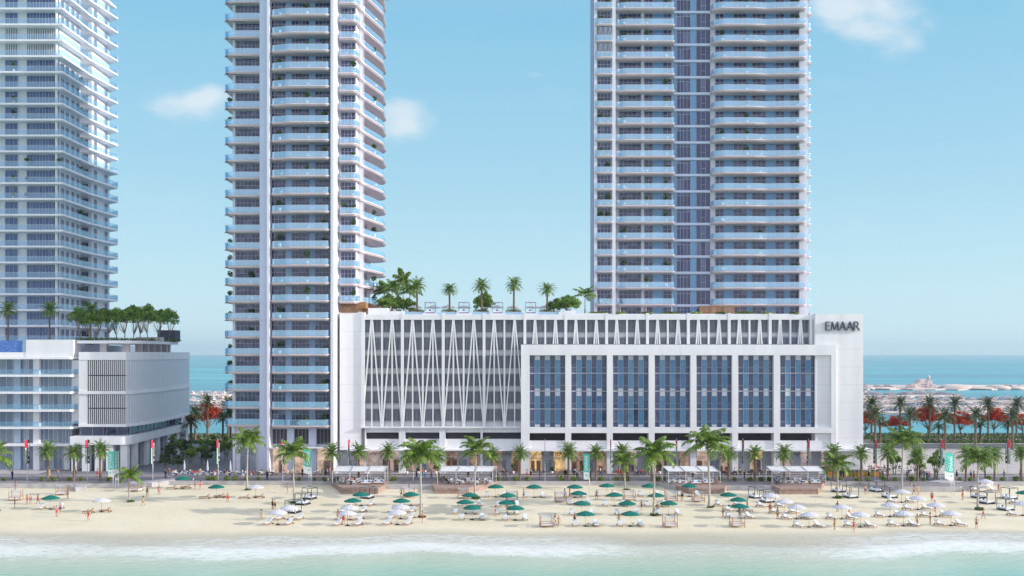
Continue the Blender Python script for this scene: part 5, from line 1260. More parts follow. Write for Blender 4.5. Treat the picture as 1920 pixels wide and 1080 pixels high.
def daybed_black(fr=DMETAL, name='framed_daybed'):
    t = thing(name, 'x', 'daybed'); w, d, h = .98, .98, 2.02
    for x in (-w, w - .08):
        for y in (-d, d - .08): mb = MB(); mb.box(x, x + .08, y, y + .08, 0, h); mb.build('post', fr, t)
    mb = MB()
    for z in (.02, h - .08):
        for y in (-d + .005, d - .075): mb.box(-w + .079, w - .079, y, y + .07, z, z + .075)
        for x in (-w + .005, w - .075): mb.box(x, x + .07, -d + .074, d - .074, z + .002, z + .073)
    mb.build('frame', fr, t)
    mb = MB(); mb.box(-w + .09, w - .09, -d + .09, d - .09, .1, .3); mb.build('base', fr, t)
    mb = MB(); mb.box(-w + .12, w - .45, -d + .12, d - .12, .302, .52); mb.build('mattress', CUSH, t)
    for q in (-.45, .1): mb = MB(); mb.ell((q - .2, .6, .64), (.26, .14, .16), 8, 5); mb.build('pillow', CUSHB if q > 0 else CUSH, t)
    mb = MB()
    for x in (-w - .01, w - .11):
        for y in (-d - .01, d - .11): mb.tube([(x + .06, y + .06, h - .1), (x + .04, y + .09, 1.2), (x + .07, y + .06, .15)], [.05, .035, .075], 6)
    mb.build('tied_curtain', CLOTHW, t)
    mb = MB(); n = 5
    g = [[(-w + .05 + (2 * w - .1) * i / n, -d + .05 + (2 * d - .1) * j / n, h - .0 - .16 * sin(pi * i / n)) for j in range(n + 1)] for i in range(n + 1)]
    for i in range(n):
        for j in range(n): mb.face([g[i][j], g[i + 1][j], g[i + 1][j + 1], g[i][j + 1]], 0)
    mb.build('canopy', NETM, t); return t
wd = Stock(daybed_wood()); bd = Stock(daybed_black())
WB = [(25, 940), (112.5, 929.4), (251, 923), (766, 933.7), (868, 936), (960, 941.5), (1051.5, 943), (1025, 990), (1180.6, 940), (1260, 942), (1311, 942.5), (1258, 990.6), (1384.4, 990)]
BB = [(578.7, 936.9), (566, 947.5), (547.5, 963), (687.5, 935.6), (1420, 935), (1441, 943), (1575.6, 923.7), (1598, 934.6), (1646.9, 923), (1671.9, 934.6), (1840, 935), (1855, 945.6), (1897.5, 937), (1891, 958)]
for i, (px, py) in enumerate(sorted(WB)):
    x, y, z = sand(px, py); wd.put((x, y + .95, z), radians(4 if i > 2 else 12) * (1 if i != 2 else -1), 'wooden daybed with sagging white net, %s from the left on the sand' % ordn(i), group='wooden daybeds')
for i, (px, py) in enumerate(sorted(BB)):
    x, y, z = sand(px, py); bd.put((x, y + .95, z), radians(22 if px > 1400 else -20), 'black framed daybed with tied white curtains, %s from the left on the sand' % ordn(i), group='black framed daybeds')
# roof terrace furniture
rd = Stock(daybed_black(simple('grey_violet_frame', (.26, .25, .36), .5), 'rooftop_daybed')); 
for i, px in enumerate((806.5, 870, 933, 995)):
    rd.put((X(px, 221.5), 221.7, Z(588, 219)), 0, 'grey framed rooftop daybed beyond the podium parapet, %s from the left' % ordn(i), sc=(1.12, 1, 1.22), group='daybeds on the podium roof')
for i, px in enumerate((777.7, 812, 840, 869.5, 932, 963.6, 998, 1021.6)):
    y = 225.5 + (i % 2); wpar.put((X(px, y), y, 32.0), i, 'white rooftop parasol on the podium, %s from the left' % ordn(i), sc=(1.1, 1.1, 1.02), group='parasols on the podium roof')
def wood_pergola():
    t = thing('timber_pergola', 'brown slatted timber pergola on the podium roof before the right tower', 'pergola', (X(1350, 226), 226, 32)); w = 76 * 226 / F / 2
    mb = MB()
    for k in range(12): mb.box(-w, w * .72, -.02 + .0 * k, .03, .15 + k * .165, .27 + k * .165)
    mb.build('slatted_wall', WOODS, t)
    mb = MB(); mb.box(-w, w, -.1, 2.2, 2.1, 2.22); mb.build('roof', WOODS, t)
    for x in (-w, -w * .4, w * .2, w - .15): mb = MB(); mb.box(x, x + .12, -.13, -.03, 0, 2.09); mb.build('post', WOODS, t)
    return t
wood_pergola()
t = thing('shade_sail_pergola', 'pale draped fabric pergola on the podium roof left of the right tower base', 'pergola', (X(1187, 225), 225, 32)); w = 145 * 225 / F / 2
for q in range(4): mb = MB(); x = -w + 2 * w * q / 3; mb.box(x - .07, x + .07, -.07, .07, 0, 2.2); mb.build('post', SLABM, t)
mb = MB(); n = 30
for k in range(n):
    z0, z1 = [2.15 - .3 * abs(sin(pi * 3 * q / n)) for q in (k, k + 1)]; x0, x1 = -w + 2 * w * k / n, -w + 2 * w * (k + 1) / n
    mb.face([(x0, -.3, z0), (x1, -.3, z1), (x1, 2.4, z1 + .1), (x0, 2.4, z0 + .1)])
mb.build('fabric', simple('sail_fabric', (.66, .6, .58), .9), t)
# teal banners and flag poles
TEAL = simple('teal_banner', (.10, .62, .55), .7, var=.04, trans=.1); TW = simple('banner_white', (.85, .87, .87), .7); RED = simple('flag_red', (.75, .02, .07), .7); GRN = simple('flag_green', (.02, .32, .13), .7); BLK = simple('flag_black', (.015, .015, .02), .7)
tm_t = text_mesh('EMAAR', .82, .012, TW, 'lettering'); tm_b = text_mesh('EMAAR', .80, .012, TW, 'lettering')
def teal_banner(nm):
    t = thing('banner_sign', 'x', 'banner'); mb = MB(); mb.tube([(0, 0, 0), (0, 0, 7.25)], .05, 8); mb.build('pole', METAL, t)
    mb = MB(); mb.box(-1.0, -.06, -.015, .015, 2.6, 7.15); mb.box(-1.0, -.06, -.017, .017, 2.6, 3.9, 1); mb.build('cloth', [TEAL, TW], t)
    o = ob('lettering', tm_t, t, (-.53, -.03, 5.5)); o.rotation_euler = (radians(90), radians(-90), 0)
    mb = MB(); mb.box(-.68, -.38, -.03, -.018, 3.2, 3.5); mb.build('emblem', TEAL, t); return t
tb = Stock(teal_banner('x'))
TB = [(212, 921.2), (217, 920.2), (222, 919.6), (579, 913), (581.5, 914), (584, 915), (1105, 926.5), (1781, 925), (1784.5, 926.9), (1788.5, 928.7)]
for i, (px, py) in enumerate(TB):
    x, y, z = sand(px, py); tb.put((x, y, z), radians(-14 if px < 300 else 10 if px > 1500 else -6), 'teal and white EMAAR banner on a pole, %s from the left' % ordn(i), group='teal banners on the beach', sc=1.0 if px < 1200 else 1.02)
def flagpole():
    t = thing('flagpole', 'x', 'flagpole'); mb = MB(); mb.tube([(0, 0, 0), (0, 0, 7.9)], [.07, .045], 8); mb.lathe([(.01, 7.98), (.08, 7.94), (.05, 7.88)], 8); mb.build('pole', METAL, t)
    z0, z1 = 3.25, 7.75
    mb = MB()   # nation flag hangs towards the sea
    h = (z1 - z0)
    mb.box(-.015, .015, -1.0, -.09, z1 - h * .33, z1, 0); mb.box(-.015, .015, -1.0, -.72, z0, z1 - h * .33, 1); mb.box(-.015, .015, -.719, -.40, z0, z1 - h * .33, 2); mb.box(-.015, .015, -.399, -.09, z0, z1 - h * .33, 3)
    mb.build('flag', [RED, GRN, TW, BLK], t)
    mb = MB(); mb.box(-.015, .015, .09, 1.0, z0, z1); mb.build('company_banner', BLK, t)
    for s in (-1, 1):
        o = ob('lettering', tm_b, t, (s * .03, .54, 5.9)); o.rotation_euler = (radians(90), radians(-90), radians(90 * s))
    mb = MB(); mb.box(-.02, .02, .38, .7, 3.75, 4.1); mb.build('emblem', TW, t)
    return t
fp = Stock(flagpole())
for i, px in enumerate((51, 164, 286.5, 409, 530, 654, 775, 899, 1021.8, 1145, 1268.5, 1393, 1515.5, 1640.7, 1764, 1889.6)):
    x, y, z = on(px, 901.6); fp.put((x, y, 0), 0, 'grey flagpole with red green flag and black EMAAR banner, %s from the left' % ordn(i), group='flagpoles along the promenade')
# deck pavilions
FABR = simple('pavilion_fabric', (.80, .81, .84), .8, var=.04, scale=2, trans=.15)
def pavilion(i, pxl, pxr):
    yb, yf = 200.6, 196.2; xl, xr = X(pxl, 198), X(pxr, 198); w = xr - xl; t = thing('deck_pavilion', 'white fabric roofed glass sided pavilion on the %s deck from the left' % ORD[i], 'pavilion', (xl, yf, .1))
    h = 2.25; mb = MB(); n = 3; sk = [.0, -.6, .5, .0][i]
    for k in range(n):
        x0, x1 = w * k / n + .06, w * (k + 1) / n - .06
        for q in range(6):
            a, b = q / 6, (q + 1) / 6; za, zb = h - .12 * abs(sin(pi * 3 * a)) + .55 * a, h - .12 * abs(sin(pi * 3 * b)) + .55 * b
            mb.face([(x0 + sk * (1 - a), 4.4 * a, za), (x1 + sk * (1 - a), 4.4 * a, za), (x1 + sk * (1 - b), 4.4 * b, zb), (x0 + sk * (1 - b), 4.4 * b, zb)])
    mb.build('roof_fabric', FABR, t)
    mb = MB()
    for k in range(n + 1): x = w * k / n; mb.tube([(x + sk, 0, h + .03), (x, 4.4, h + .58)], .05, 5)
    mb.box(sk, w + sk, -.04, .04, h + .03, h + .13); mb.box(0, w, 4.36, 4.44, h + .55, h + .65); mb.build('roof_frame', METAL, t)
    for k in range(n + 1):
        for (yy, hh, s_) in ((0, h, sk), (4.4, h + .55, 0)): mb = MB(); mb.box(w * k / n - .04 + s_, w * k / n + .04 + s_, yy - .04, yy + .04, 0, hh); mb.build('post', SLABW, t)
    mb = MB()
    for x in (0, w): mb.face([(x, .1, 0), (x, 4.3, 0), (x, 4.3, 2.4), (x, .1, 2.2)])
    for k in range(n):
        if k != 1: mb.face([(w * k / n + .1, 4.4, 0), (w * (k + 1) / n - .1, 4.4, 0), (w * (k + 1) / n - .1, 4.4, 2.3), (w * k / n + .1, 4.4, 2.3)])
    mb.build('glass_wall', CLEAR, t)
PV = [(626, 724), (828, 930), (1246, 1342), (1443, 1543)]
for i, (a, b) in enumerate(PV): pavilion(i, a, b)
# tables and chairs
def chair(mt, mc, wide=.24, name='cafe_chair', back=.82):
    t = thing(name, 'x', 'chair'); mb = MB(); mb.box(-wide, wide, -.24, .24, .42, .47); mb.build('seat', mc, t)
    mb = MB(); mb.box(-wide, wide, .22, .27, .471, back); mb.build('backrest', mt, t)
    for x in (-wide, wide - .04):
        for y in (-.24, .2): mb = MB(); mb.box(x, x + .04, y, y + .04, 0, .419); mb.build('leg', mt, t)
    return t
def ctable(mt, r=.42, h=.74):
    t = thing('cafe_table', 'x', 'table'); mb = MB(); mb.lathe([(.01, h - .04), (r, h - .04), (r, h), (.01, h)], 14, smooth=False); mb.build('tabletop', mt, t)
    mb = MB(); mb.tube([(0, 0, .03), (0, 0, h - .04)], .035, 6); mb.lathe([(.01, .0), (.24, .0), (.24, .03), (.01, .03)], 10); mb.build('pedestal', METAL, t); return t
def sofa(w=1.0):
    t = thing('outdoor_sofa', 'x', 'sofa'); mb = MB(); mb.box(-w, w, -.4, .42, .18, .26)
    mb.box(-w, w, .36, .42, .261, .72); mb.box(-w, -w + .06, -.4, .359, .261, .55); mb.box(w - .06, w, -.4, .359, .261, .55); mb.build('frame', TEAK, t)
    for x in (-w, w - .06):
        for y in (-.4, .36): mb = MB(); mb.box(x, x + .06, y, y + .06, 0, .179); mb.build('leg', TEAK, t)
    mb = MB(); mb.box(-w + .08, w - .08, -.38, .2, .262, .42); mb.box(-w + .08, w - .08, .2, .35, .262, .8); mb.build('cushion', CUSH, t)
    for q in (-.6, .55): mb = MB(); mb.ell((q * w, .1, .55), (.2, .12, .18), 8, 5); mb.build('pillow', CUSHB, t)
    return t
def low_table():
    t = thing('low_table', 'x', 'table'); mb = MB(); mb.box(-.5, .5, -.3, .3, .34, .4); mb.build('tabletop', CUSH, t)
    for x in (-.47, .42):
        for y in (-.27, .22): mb = MB(); mb.box(x, x + .05, y, y + .05, 0, .339); mb.build('leg', TEAK, t)
    return t
RATT = simple('dark_rattan', (.09, .06, .05), .8); LRAT = simple('pale_rattan', (.46, .36, .28), .8)
chD = Stock(chair(RATT, RATT, .28)); chW = Stock(chair(METAL, CUSH)); chL = Stock(chair(LRAT, LRAT, .27)); tbW = Stock(ctable(SLABW)); tbD = Stock(ctable(RATT)); sof = Stock(sofa()); ltb = Stock(low_table())
def closed_umb():
    t = thing('closed_parasol', 'x', 'parasol'); mb = MB(); mb.tube([(0, 0, 0), (0, 0, 2.9)], .03, 6); mb.build('pole', METAL, t)
    mb = MB(); mb.lathe([(.2, .75), (.24, 1.0), (.17, 1.9), (.08, 2.6), (.01, 2.95)], 10); mb.build('folded_canopy', CLOTHW, t)
    mb = MB(); mb.lathe([(.01, .0), (.3, .0), (.3, .08), (.01, .08)], 10); mb.build('base', DMETAL, t); return t
cu = Stock(closed_umb())
for i, px in enumerate((345.8, 389, 432)):
    x, y, z = on(px, 889.5); cu.put((x, y, .02), 0, 'tall closed white parasol in the left street cafe, %s from the left' % ordn(i), group='closed cafe parasols')
def bench():
    t = thing('street_bench', 'x', 'bench'); mb = MB()
    for k in range(4): mb.box(-1.3, 1.3, -.25 + k * .13, -.15 + k * .13, .4, .45)
    mb.build('seat', simple('bench_wood', (.38, .17, .12), .6), t)
    for x in (-1.1, 1.0): mb = MB(); mb.box(x, x + .1, -.24, .24, 0, .399); mb.build('leg', CONC, t)
    return t
bn = Stock(bench())
for i, px in enumerate((119, 209, 352, 452, 605, 945, 1092, 1592, 1672)):
    x, y, z = on(px, 900.3); bn.put((x, y, .012), 0, 'backless red brown bench on the promenade, %s from the left' % ordn(i), group='promenade benches')
def potp(seed, h=1.25, name='potted_plant'):
    t = thing(name, 'x', 'plant'); mb = MB(); mb.lathe([(.01, 0), (.2, 0), (.28, .5), (.24, .5), (.01, .46)], 10); mb.build('pot', POTM, t)
    rg_ = random.Random(seed); mb = MB(); mb.tube([(0, 0, .45), (.03, 0, h * .75)], .025, 4); leaves(mb, rg_, (0, 0, h), (.42, .42, .42), 130, .13); leaves(mb, rg_, (.2, .1, h * .85), (.3, .3, .3), 50, .13); mb.build('foliage', POTL, t); return t
pp = [Stock(potp(1)), Stock(potp(2, 1.5)), Stock(potp(3, .95))]
def lounge_chair():
    t = thing('balcony_chair', 'x', 'chair'); mb = MB(); mb.box(-.3, .3, -.3, .3, .35, .42); mb.build('seat', SLABW, t); mb = MB(); mb.box(-.3, .3, .28, .34, .421, .9); mb.build('backrest', SLABW, t)
    for x in (-.28, .24):
        for y in (-.28, .24): mb = MB(); mb.box(x, x + .04, y, y + .04, 0, .349); mb.build('leg', METAL, t)
    return t
bch = Stock(lounge_chair())
rb = random.Random(17); usedl = {}
for (tw, bay, n, x, y, z) in SPOTS:
    r = rb.random()
    if r < (.36 if tw != 'left' else .2):
        key = (tw, bay, n); c_ = usedl.get(key, 0); usedl[key] = c_ + 1
        top = {'middle': 24, 'right': 19, 'left': 20}[tw]; st = top - n
        if st < 0: continue
        pos = ['', ', further right', ', furthest right'][min(c_, 2)]
        k = rb.randrange(3); pp[k].put((x, y, z + .01), rb.random() * 6, '%s, %s tower, %s balcony, %s storey from the top%s' % (['potted shrub', 'tall potted tree', 'low potted bush'][k], tw, bay, ordn(st), pos), sc=rb.uniform(1.05, 1.45), group='potted plants on the balconies')
    elif r < .5 and tw != 'left':
        top = {'middle': 24, 'right': 19, 'left': 20}[tw]; st = top - n; key = ('c', tw, bay, n)
        if st < 0 or key in usedl: continue
        usedl[key] = 1
        bch.put((x + .3, y + .2, z + .01), rb.uniform(-.8, .8), 'pale chair on the %s tower, %s balcony, %s storey from the top' % (tw, bay, ordn(st)), group='chairs on the balconies')
# concrete ramps at the back of the beach
for (pts, lbl) in [([(96, 903), (128, 902.5), (140, 920), (142, 922.5)], 'dark angular concrete wedge beside the left beach wall'), ([(140, 914.5), (163, 914.5), (160, 921), (141, 922)], 'pale low concrete block beside the dark wedge on the left beach'), ([(262, 911), (328, 903), (329, 908.5), (266, 914)], 'sloping pale concrete ramp wall left of the brown loungers'), ([(1740, 911.5), (1768, 906.5), (1805, 911), (1762, 913)], 'pale wedge shaped concrete ramp on the right promenade'), ([(1836, 911), (1859, 906), (1860, 911), (1840, 916)], 'sloping pale ramp wall under the far right white parasol')]:
    g = [sand(*p)[:2] for p in pts]; mb = MB(); mb.prism(g, -1.4, -.12 if 'left beach' in lbl else .12, 0); o = mb.build('concrete_ramp', WALLG); tag(o, lbl, 'ramp')
# ------------------------------------------------------------------ people
SKINS = [simple('skin_light', (.56, .34, .24), .5, var=.03), simple('skin_tan', (.42, .23, .14), .5, var=.03), simple('skin_brown', (.25, .13, .08), .5, var=.03)]
HAIR = [simple('hair_black', (.012, .009, .008), .5), simple('hair_brown', (.09, .045, .02), .5), simple('hair_blond', (.36, .24, .10), .5)]
def cl(n, c): return simple('cloth_' + n, c, .8, var=.05)
CL = dict(red=cl('red', (.62, .03, .02)), purple=cl('purple', (.12, .07, .26)), black=cl('black', (.015, .014, .018)), white=cl('white', (.72, .72, .74)), blue=cl('blue', (.06, .14, .32)), grey=cl('grey', (.20, .20, .23)), yellow=cl('yellow', (.55, .40, .10)), pink=cl('pink', (.62, .22, .22)), green=cl('green', (.05, .24, .08)), tan=cl('tan', (.42, .30, .18)), navy=cl('navy', (.025, .03, .07)))
def body(pose, female):
    """one skinned skeleton: returns mesh and, per face, the bone it belongs to"""
    sh = .17 if female else .205; hp = .095
    J = {'pel': (0, 0, .96), 'wai': (0, 0, 1.10), 'che': (0, .005, 1.30), 'nck': (0, .0, 1.46), 'hd': (0, -.015, 1.54)}
    P = POSES[pose]; lean = P.get('lean', 0); dz = P.get('dz', 0)
    for k in J: x, y, z = J[k]; J[k] = (x, y - lean * (z - .96), z + dz)
    E = [('pel', 'wai', 'hips'), ('wai', 'che', 'torso'), ('che', 'nck', 'torso'), ('nck', 'hd', 'neck')]
    Rd = {'pel': (.15, .115), 'wai': (.125 if not female else .11, .095), 'che': (.155 if not female else .135, .11), 'nck': (.058, .058), 'hd': (.05, .05)}
    for s, side in ((-1, 'l'), (1, 'r')):
        a = P['arm' + side]; l = P['leg' + side]
        def pt(q): return (s * q[0], q[1], q[2] + dz)
        S = (s * sh, -lean * .44, 1.40 + dz); J['sh' + side] = S; J['el' + side] = (s * a[0][0], a[0][1], a[0][2] + dz); J['wr' + side] = (s * a[1][0], a[1][1], a[1][2] + dz)
        w = Vector(J['wr' + side]); d = (w - Vector(J['el' + side])).normalized(); pm = w + d * .07; J['pm' + side] = tuple(pm)
        E += [('che', 'sh' + side, 'torso'), ('sh' + side, 'el' + side, 'uarm'), ('el' + side, 'wr' + side, 'larm'), ('wr' + side, 'pm' + side, 'hand')]
        Rd.update({'sh' + side: (.062, .062), 'el' + side: (.042, .042), 'wr' + side: (.03, .026), 'pm' + side: (.036, .02)})
        sd = Vector((0, 1, 0)) if abs(d.y) < .8 else Vector((0, 0, 1)); sd = (sd - d * sd.dot(d)).normalized(); cu = d.cross(sd) * s
        for f in range(4):
            o = sd * (.03 - .02 * f); ln = (.062, .075, .07, .052)[f]; a1 = pm + d * .035 + o; a2 = a1 + d * ln * .6 - cu * .012; a3 = a2 + d * ln * .35 - cu * .028
            for q, v in enumerate((a1, a2, a3)): J['f%d%d%s' % (f, q, side)] = tuple(v); Rd['f%d%d%s' % (f, q, side)] = (.0095 - .001 * q,) * 2
            E += [('pm' + side, 'f%d0%s' % (f, side), 'hand'), ('f%d0%s' % (f, side), 'f%d1%s' % (f, side), 'hand'), ('f%d1%s' % (f, side), 'f%d2%s' % (f, side), 'hand')]
        t1 = w + d * .03 + sd * .045; t2 = t1 + d * .04 + sd * .02 - cu * .012
        for q, v in enumerate((t1, t2)): J['t%d%s' % (q, side)] = tuple(v); Rd['t%d%s' % (q, side)] = (.011 - .001 * q,) * 2
        E += [('wr' + side, 't0' + side, 'hand'), ('t0' + side, 't1' + side, 'hand')]
        J['hp' + side] = (s * hp, 0, .90 + dz); J['kn' + side] = (s * l[0][0], l[0][1], l[0][2]); J['an' + side] = (s * l[1][0], l[1][1], l[1][2])
        A = Vector(J['an' + side]); J['to' + side] = (A.x + s * .03, A.y - .15, A.z - .045); J['he' + side] = (A.x, A.y + .05, A.z - .045)
        E += [('pel', 'hp' + side, 'hips'), ('hp' + side, 'kn' + side, 'thigh'), ('kn' + side, 'an' + side, 'shin'), ('an' + side, 'to' + side, 'foot'), ('an' + side, 'he' + side, 'foot')]
        Rd.update({'hp' + side: (.10, .105), 'kn' + side: (.06, .062), 'an' + side: (.038, .042), 'to' + side: (.035, .022), 'he' + side: (.032, .028)})
    names = list(J); idx = {n: i for i, n in enumerate(names)}
    me = bpy.data.meshes.new('body'); me.from_pydata([J[n] for n in names], [(idx[a], idx[b]) for a, b, _ in E], [])
    o = bpy.data.objects.new('tmp_body', me); COL.objects.link(o)
    o.modifiers.new('s', 'SKIN'); sv = me.skin_vertices[0].data
    for i, n in enumerate(names): sv[i].radius = Rd[n]; sv[i].use_root = (n == 'pel')
    sub = o.modifiers.new('u', 'SUBSURF'); sub.levels = 1; sub.render_levels = 1
    bpy.context.view_layer.update()
    res = bpy.data.meshes.new_from_object(o.evaluated_get(bpy.context.evaluated_depsgraph_get())); bpy.data.objects.remove(o); bpy.data.meshes.remove(me)
    segs = [(Vector(J[a]), Vector(J[b]), t) for a, b, t in E]
    tags = []
    for p in res.polygons:
        c = p.center; best = None
        for a, b, t in segs:
            ab = b - a; u = max(0, min(1, (c - a).dot(ab) / max(ab.length_squared, 1e-9))); d = (a + ab * u - c).length
            if t in ('thigh', 'shin', 'uarm', 'larm', 'hand', 'foot', 'neck'): d -= .02
            if best is None or d < best[0]: best = (d, t, u)
        tags.append((best[1], best[2]))
    hd = Vector(J['hd']) + Vector((0, -.01, .095))
    mb = MB(); mb.add(res, Matrix.Identity(4)); 
    mb.ell(tuple(hd), (.077, .092, .118), 12, 9); mb.ell((hd.x, hd.y - .095, hd.z - .012), (.013, .022, .024), 6, 5)
    for s in (-1, 1): mb.ell((hd.x + s * .078, hd.y + .005, hd.z - .005), (.01, .022, .032), 6, 4)
    mb.ell((hd.x, hd.y - .07, hd.z - .075), (.045, .03, .035), 8, 5)
    for s in (-1, 1): mb.ell((hd.x + s * .03, hd.y - .082, hd.z + .012), (.014, .012, .008), 6, 4, 1)
    mb.ell((hd.x, hd.y - .088, hd.z - .052), (.022, .01, .006), 6, 4, 2)
    return res, tags, mb, hd, J
STD = ((.115, 0, .50), (.12, .02, .07))
POSES = {
 'stand': dict(arml=((.26, .02, 1.13), (.27, -.05, .88)), armr=((.26, .02, 1.13), (.27, -.04, .88)), legl=STD, legr=((.125, -.02, .50), (.15, .0, .07))),
 'walk': dict(arml=((.25, -.12, 1.15), (.25, -.28, .95)), armr=((.25, .13, 1.15), (.26, .12, .89)), legl=((.10, .02, .50), (.10, .26, .12)), legr=((.10, -.16, .52), (.10, -.27, .07)), lean=.05),
 'akimbo': dict(arml=((.40, .06, 1.17), (.22, -.04, 1.0)), armr=((.40, .06, 1.17), (.22, -.04, 1.0)), legl=((.15, 0, .50), (.19, .02, .07)), legr=((.15, -.02, .50), (.19, .0, .07))),
 'reach': dict(arml=((.26, .02, 1.13), (.27, -.06, .88)), armr=((.30, -.14, 1.18), (.28, -.36, 1.24)), legl=STD, legr=((.12, -.08, .50), (.13, -.05, .07)), lean=.02),
 'sit': dict(arml=((.25, -.1, 1.12), (.20, -.33, 1.10)), armr=((.25, -.06, 1.12), (.18, -.30, 1.04)), legl=((.13, -.42, .52), (.13, -.42, .07)), legr=((.14, -.42, .52), (.15, -.36, .07)), dz=-.40, lean=-.04),
}
BOD = {}
for po in POSES:
    for fe in (False, True): BOD[(po, fe)] = body(po, fe)
BME = {}; CME = {}; HME = {}
EYE = simple('eye', (.02, .015, .01), .3); LIP = simple('lip', (.45, .12, .10), .5)
def body_mesh(po, fe, sk):
    k = (po, fe, sk)
    if k not in BME: BME[k] = BOD[(po, fe)][2].mesh('body', [SKINS[sk], EYE, LIP])
    return BME[k]
def outfit_rule(kind, t, u, c):
    if kind == 'shorts': return t == 'hips' and c.z < 99 or (t == 'thigh' and u < .62)
    if kind == 'brief': return t == 'hips' or (t == 'thigh' and u < .12)
    if kind == 'bra': return t == 'torso' and .0
    if kind == 'trousers': return t in ('hips', 'thigh') or (t == 'shin' and u < .93)
    if kind == 'shirt': return t in ('torso',) or (t == 'uarm' and u < .6)
    if kind == 'jacket': return t in ('torso', 'uarm') or (t == 'larm' and u < .92)
    if kind == 'shoes': return t == 'foot'
    if kind == 'dress': return t in ('torso', 'hips') or (t == 'thigh' and u < .95)
    if kind == 'longdress': return t in ('torso', 'hips', 'thigh', 'shin', 'uarm')
def cloth_mesh(po, fe, kind, col):
    k = (po, fe, kind, col)
    if k in CME: return CME[k]
    res, tags, _, hd, J = BOD[(po, fe)]; mb = MB(); used = {}; inf = {'shorts': .024, 'trousers': .02, 'jacket': .026, 'dress': .03, 'longdress': .035, 'shirt': .018}.get(kind, .01); dz = POSES[po].get('dz', 0)
    for p, (t, u) in zip(res.polygons, tags):
        ok = outfit_rule(kind, t, u, p.center)
        if kind == 'bra': ok = t == 'torso' and 1.24 + dz < p.center.z < 1.34 + dz and abs(p.center.x) < .17
        if not ok: continue
        ids = []
        for vi in p.vertices:
            if vi not in used:
                v = res.vertices[vi]; q = v.co + v.normal * inf
                used[vi] = len(mb.v); mb.v.append(tuple(q))
            ids.append(used[vi])
        mb.f.append(tuple(ids)); mb.m.append(0); mb.sm.append(True)
    if kind in ('dress', 'longdress') and po != 'sit':
        zt, zb_ = .96, (.48 if kind == 'dress' else .14)
        mb.lathe([(.165, zt + .04), (.18, .82), (.2 if kind == 'dress' else .2, .6), (.23, zb_)], 14)
    nm = {'brief': 'swim_brief', 'bra': 'bikini_top', 'longdress': 'long_dress'}.get(kind, kind)
    CME[k] = mb.mesh(nm, [CL[col]]); return CME[k]
def hair_mesh(po, fe, hc):
    k = (po, fe, hc)
    if k in HME: return HME[k]
    hd = BOD[(po, fe)][3]; mb = MB(); n = 12
    prof = [(sin(a) * .088 if a > 0 else .001, cos(a) * .128) for a in [pi * q / 12 for q in range(0, 8)]]
    i0 = len(mb.v); mb.lathe(prof[::-1], n)
    for q in range(i0, len(mb.v)):
        v = mb.v[q]; y = v[1] * 1.2; z = v[2] + .012
        if y < -.03 and z < .06: z = .062; y = y * .9
        mb.v[q] = (hd.x + v[0], hd.y + y + .012, hd.z + z)
    if fe: mb.tube([(hd.x, hd.y + .07, hd.z + .02), (hd.x, hd.y + .1, hd.z - .1), (hd.x, hd.y + .085, hd.z - .26)], [.075, .07, .03], 8)
    HME[k] = mb.mesh('hair', [HAIR[hc]]); return HME[k]
PCOUNT = {}; PQ = []
def person(loc, rz, po, fe, sk, hc, clothes, desc, where, group, k=1.0):
    PQ.append((loc, rz, po, fe, sk, hc, clothes, desc, where, group, k))
def flush_people():
    by = {}
    for q in PQ: by.setdefault((q[7], q[8]), []).append(q)
    for (desc, where), l in by.items():
        l.sort(key=lambda q: q[0][0] / q[0][1])
        for i, (loc, rz, po, fe, sk, hc, clothes, d, wh, group, k) in enumerate(l):
            t = thing('person', ('%s %s' % (desc, where)) + ('' if len(l) == 1 else ', %s from the left' % ordn(i)), 'person', loc, rz, group)
            t.scale = (k, k, k)
            b = ob('body', body_mesh(po, fe, sk), t); ob('hair', hair_mesh(po, fe, hc), t)
            for kind, col in clothes: me = cloth_mesh(po, fe, kind, col); ob(me.name.split('.')[0], me, t)
rp = random.Random(23)
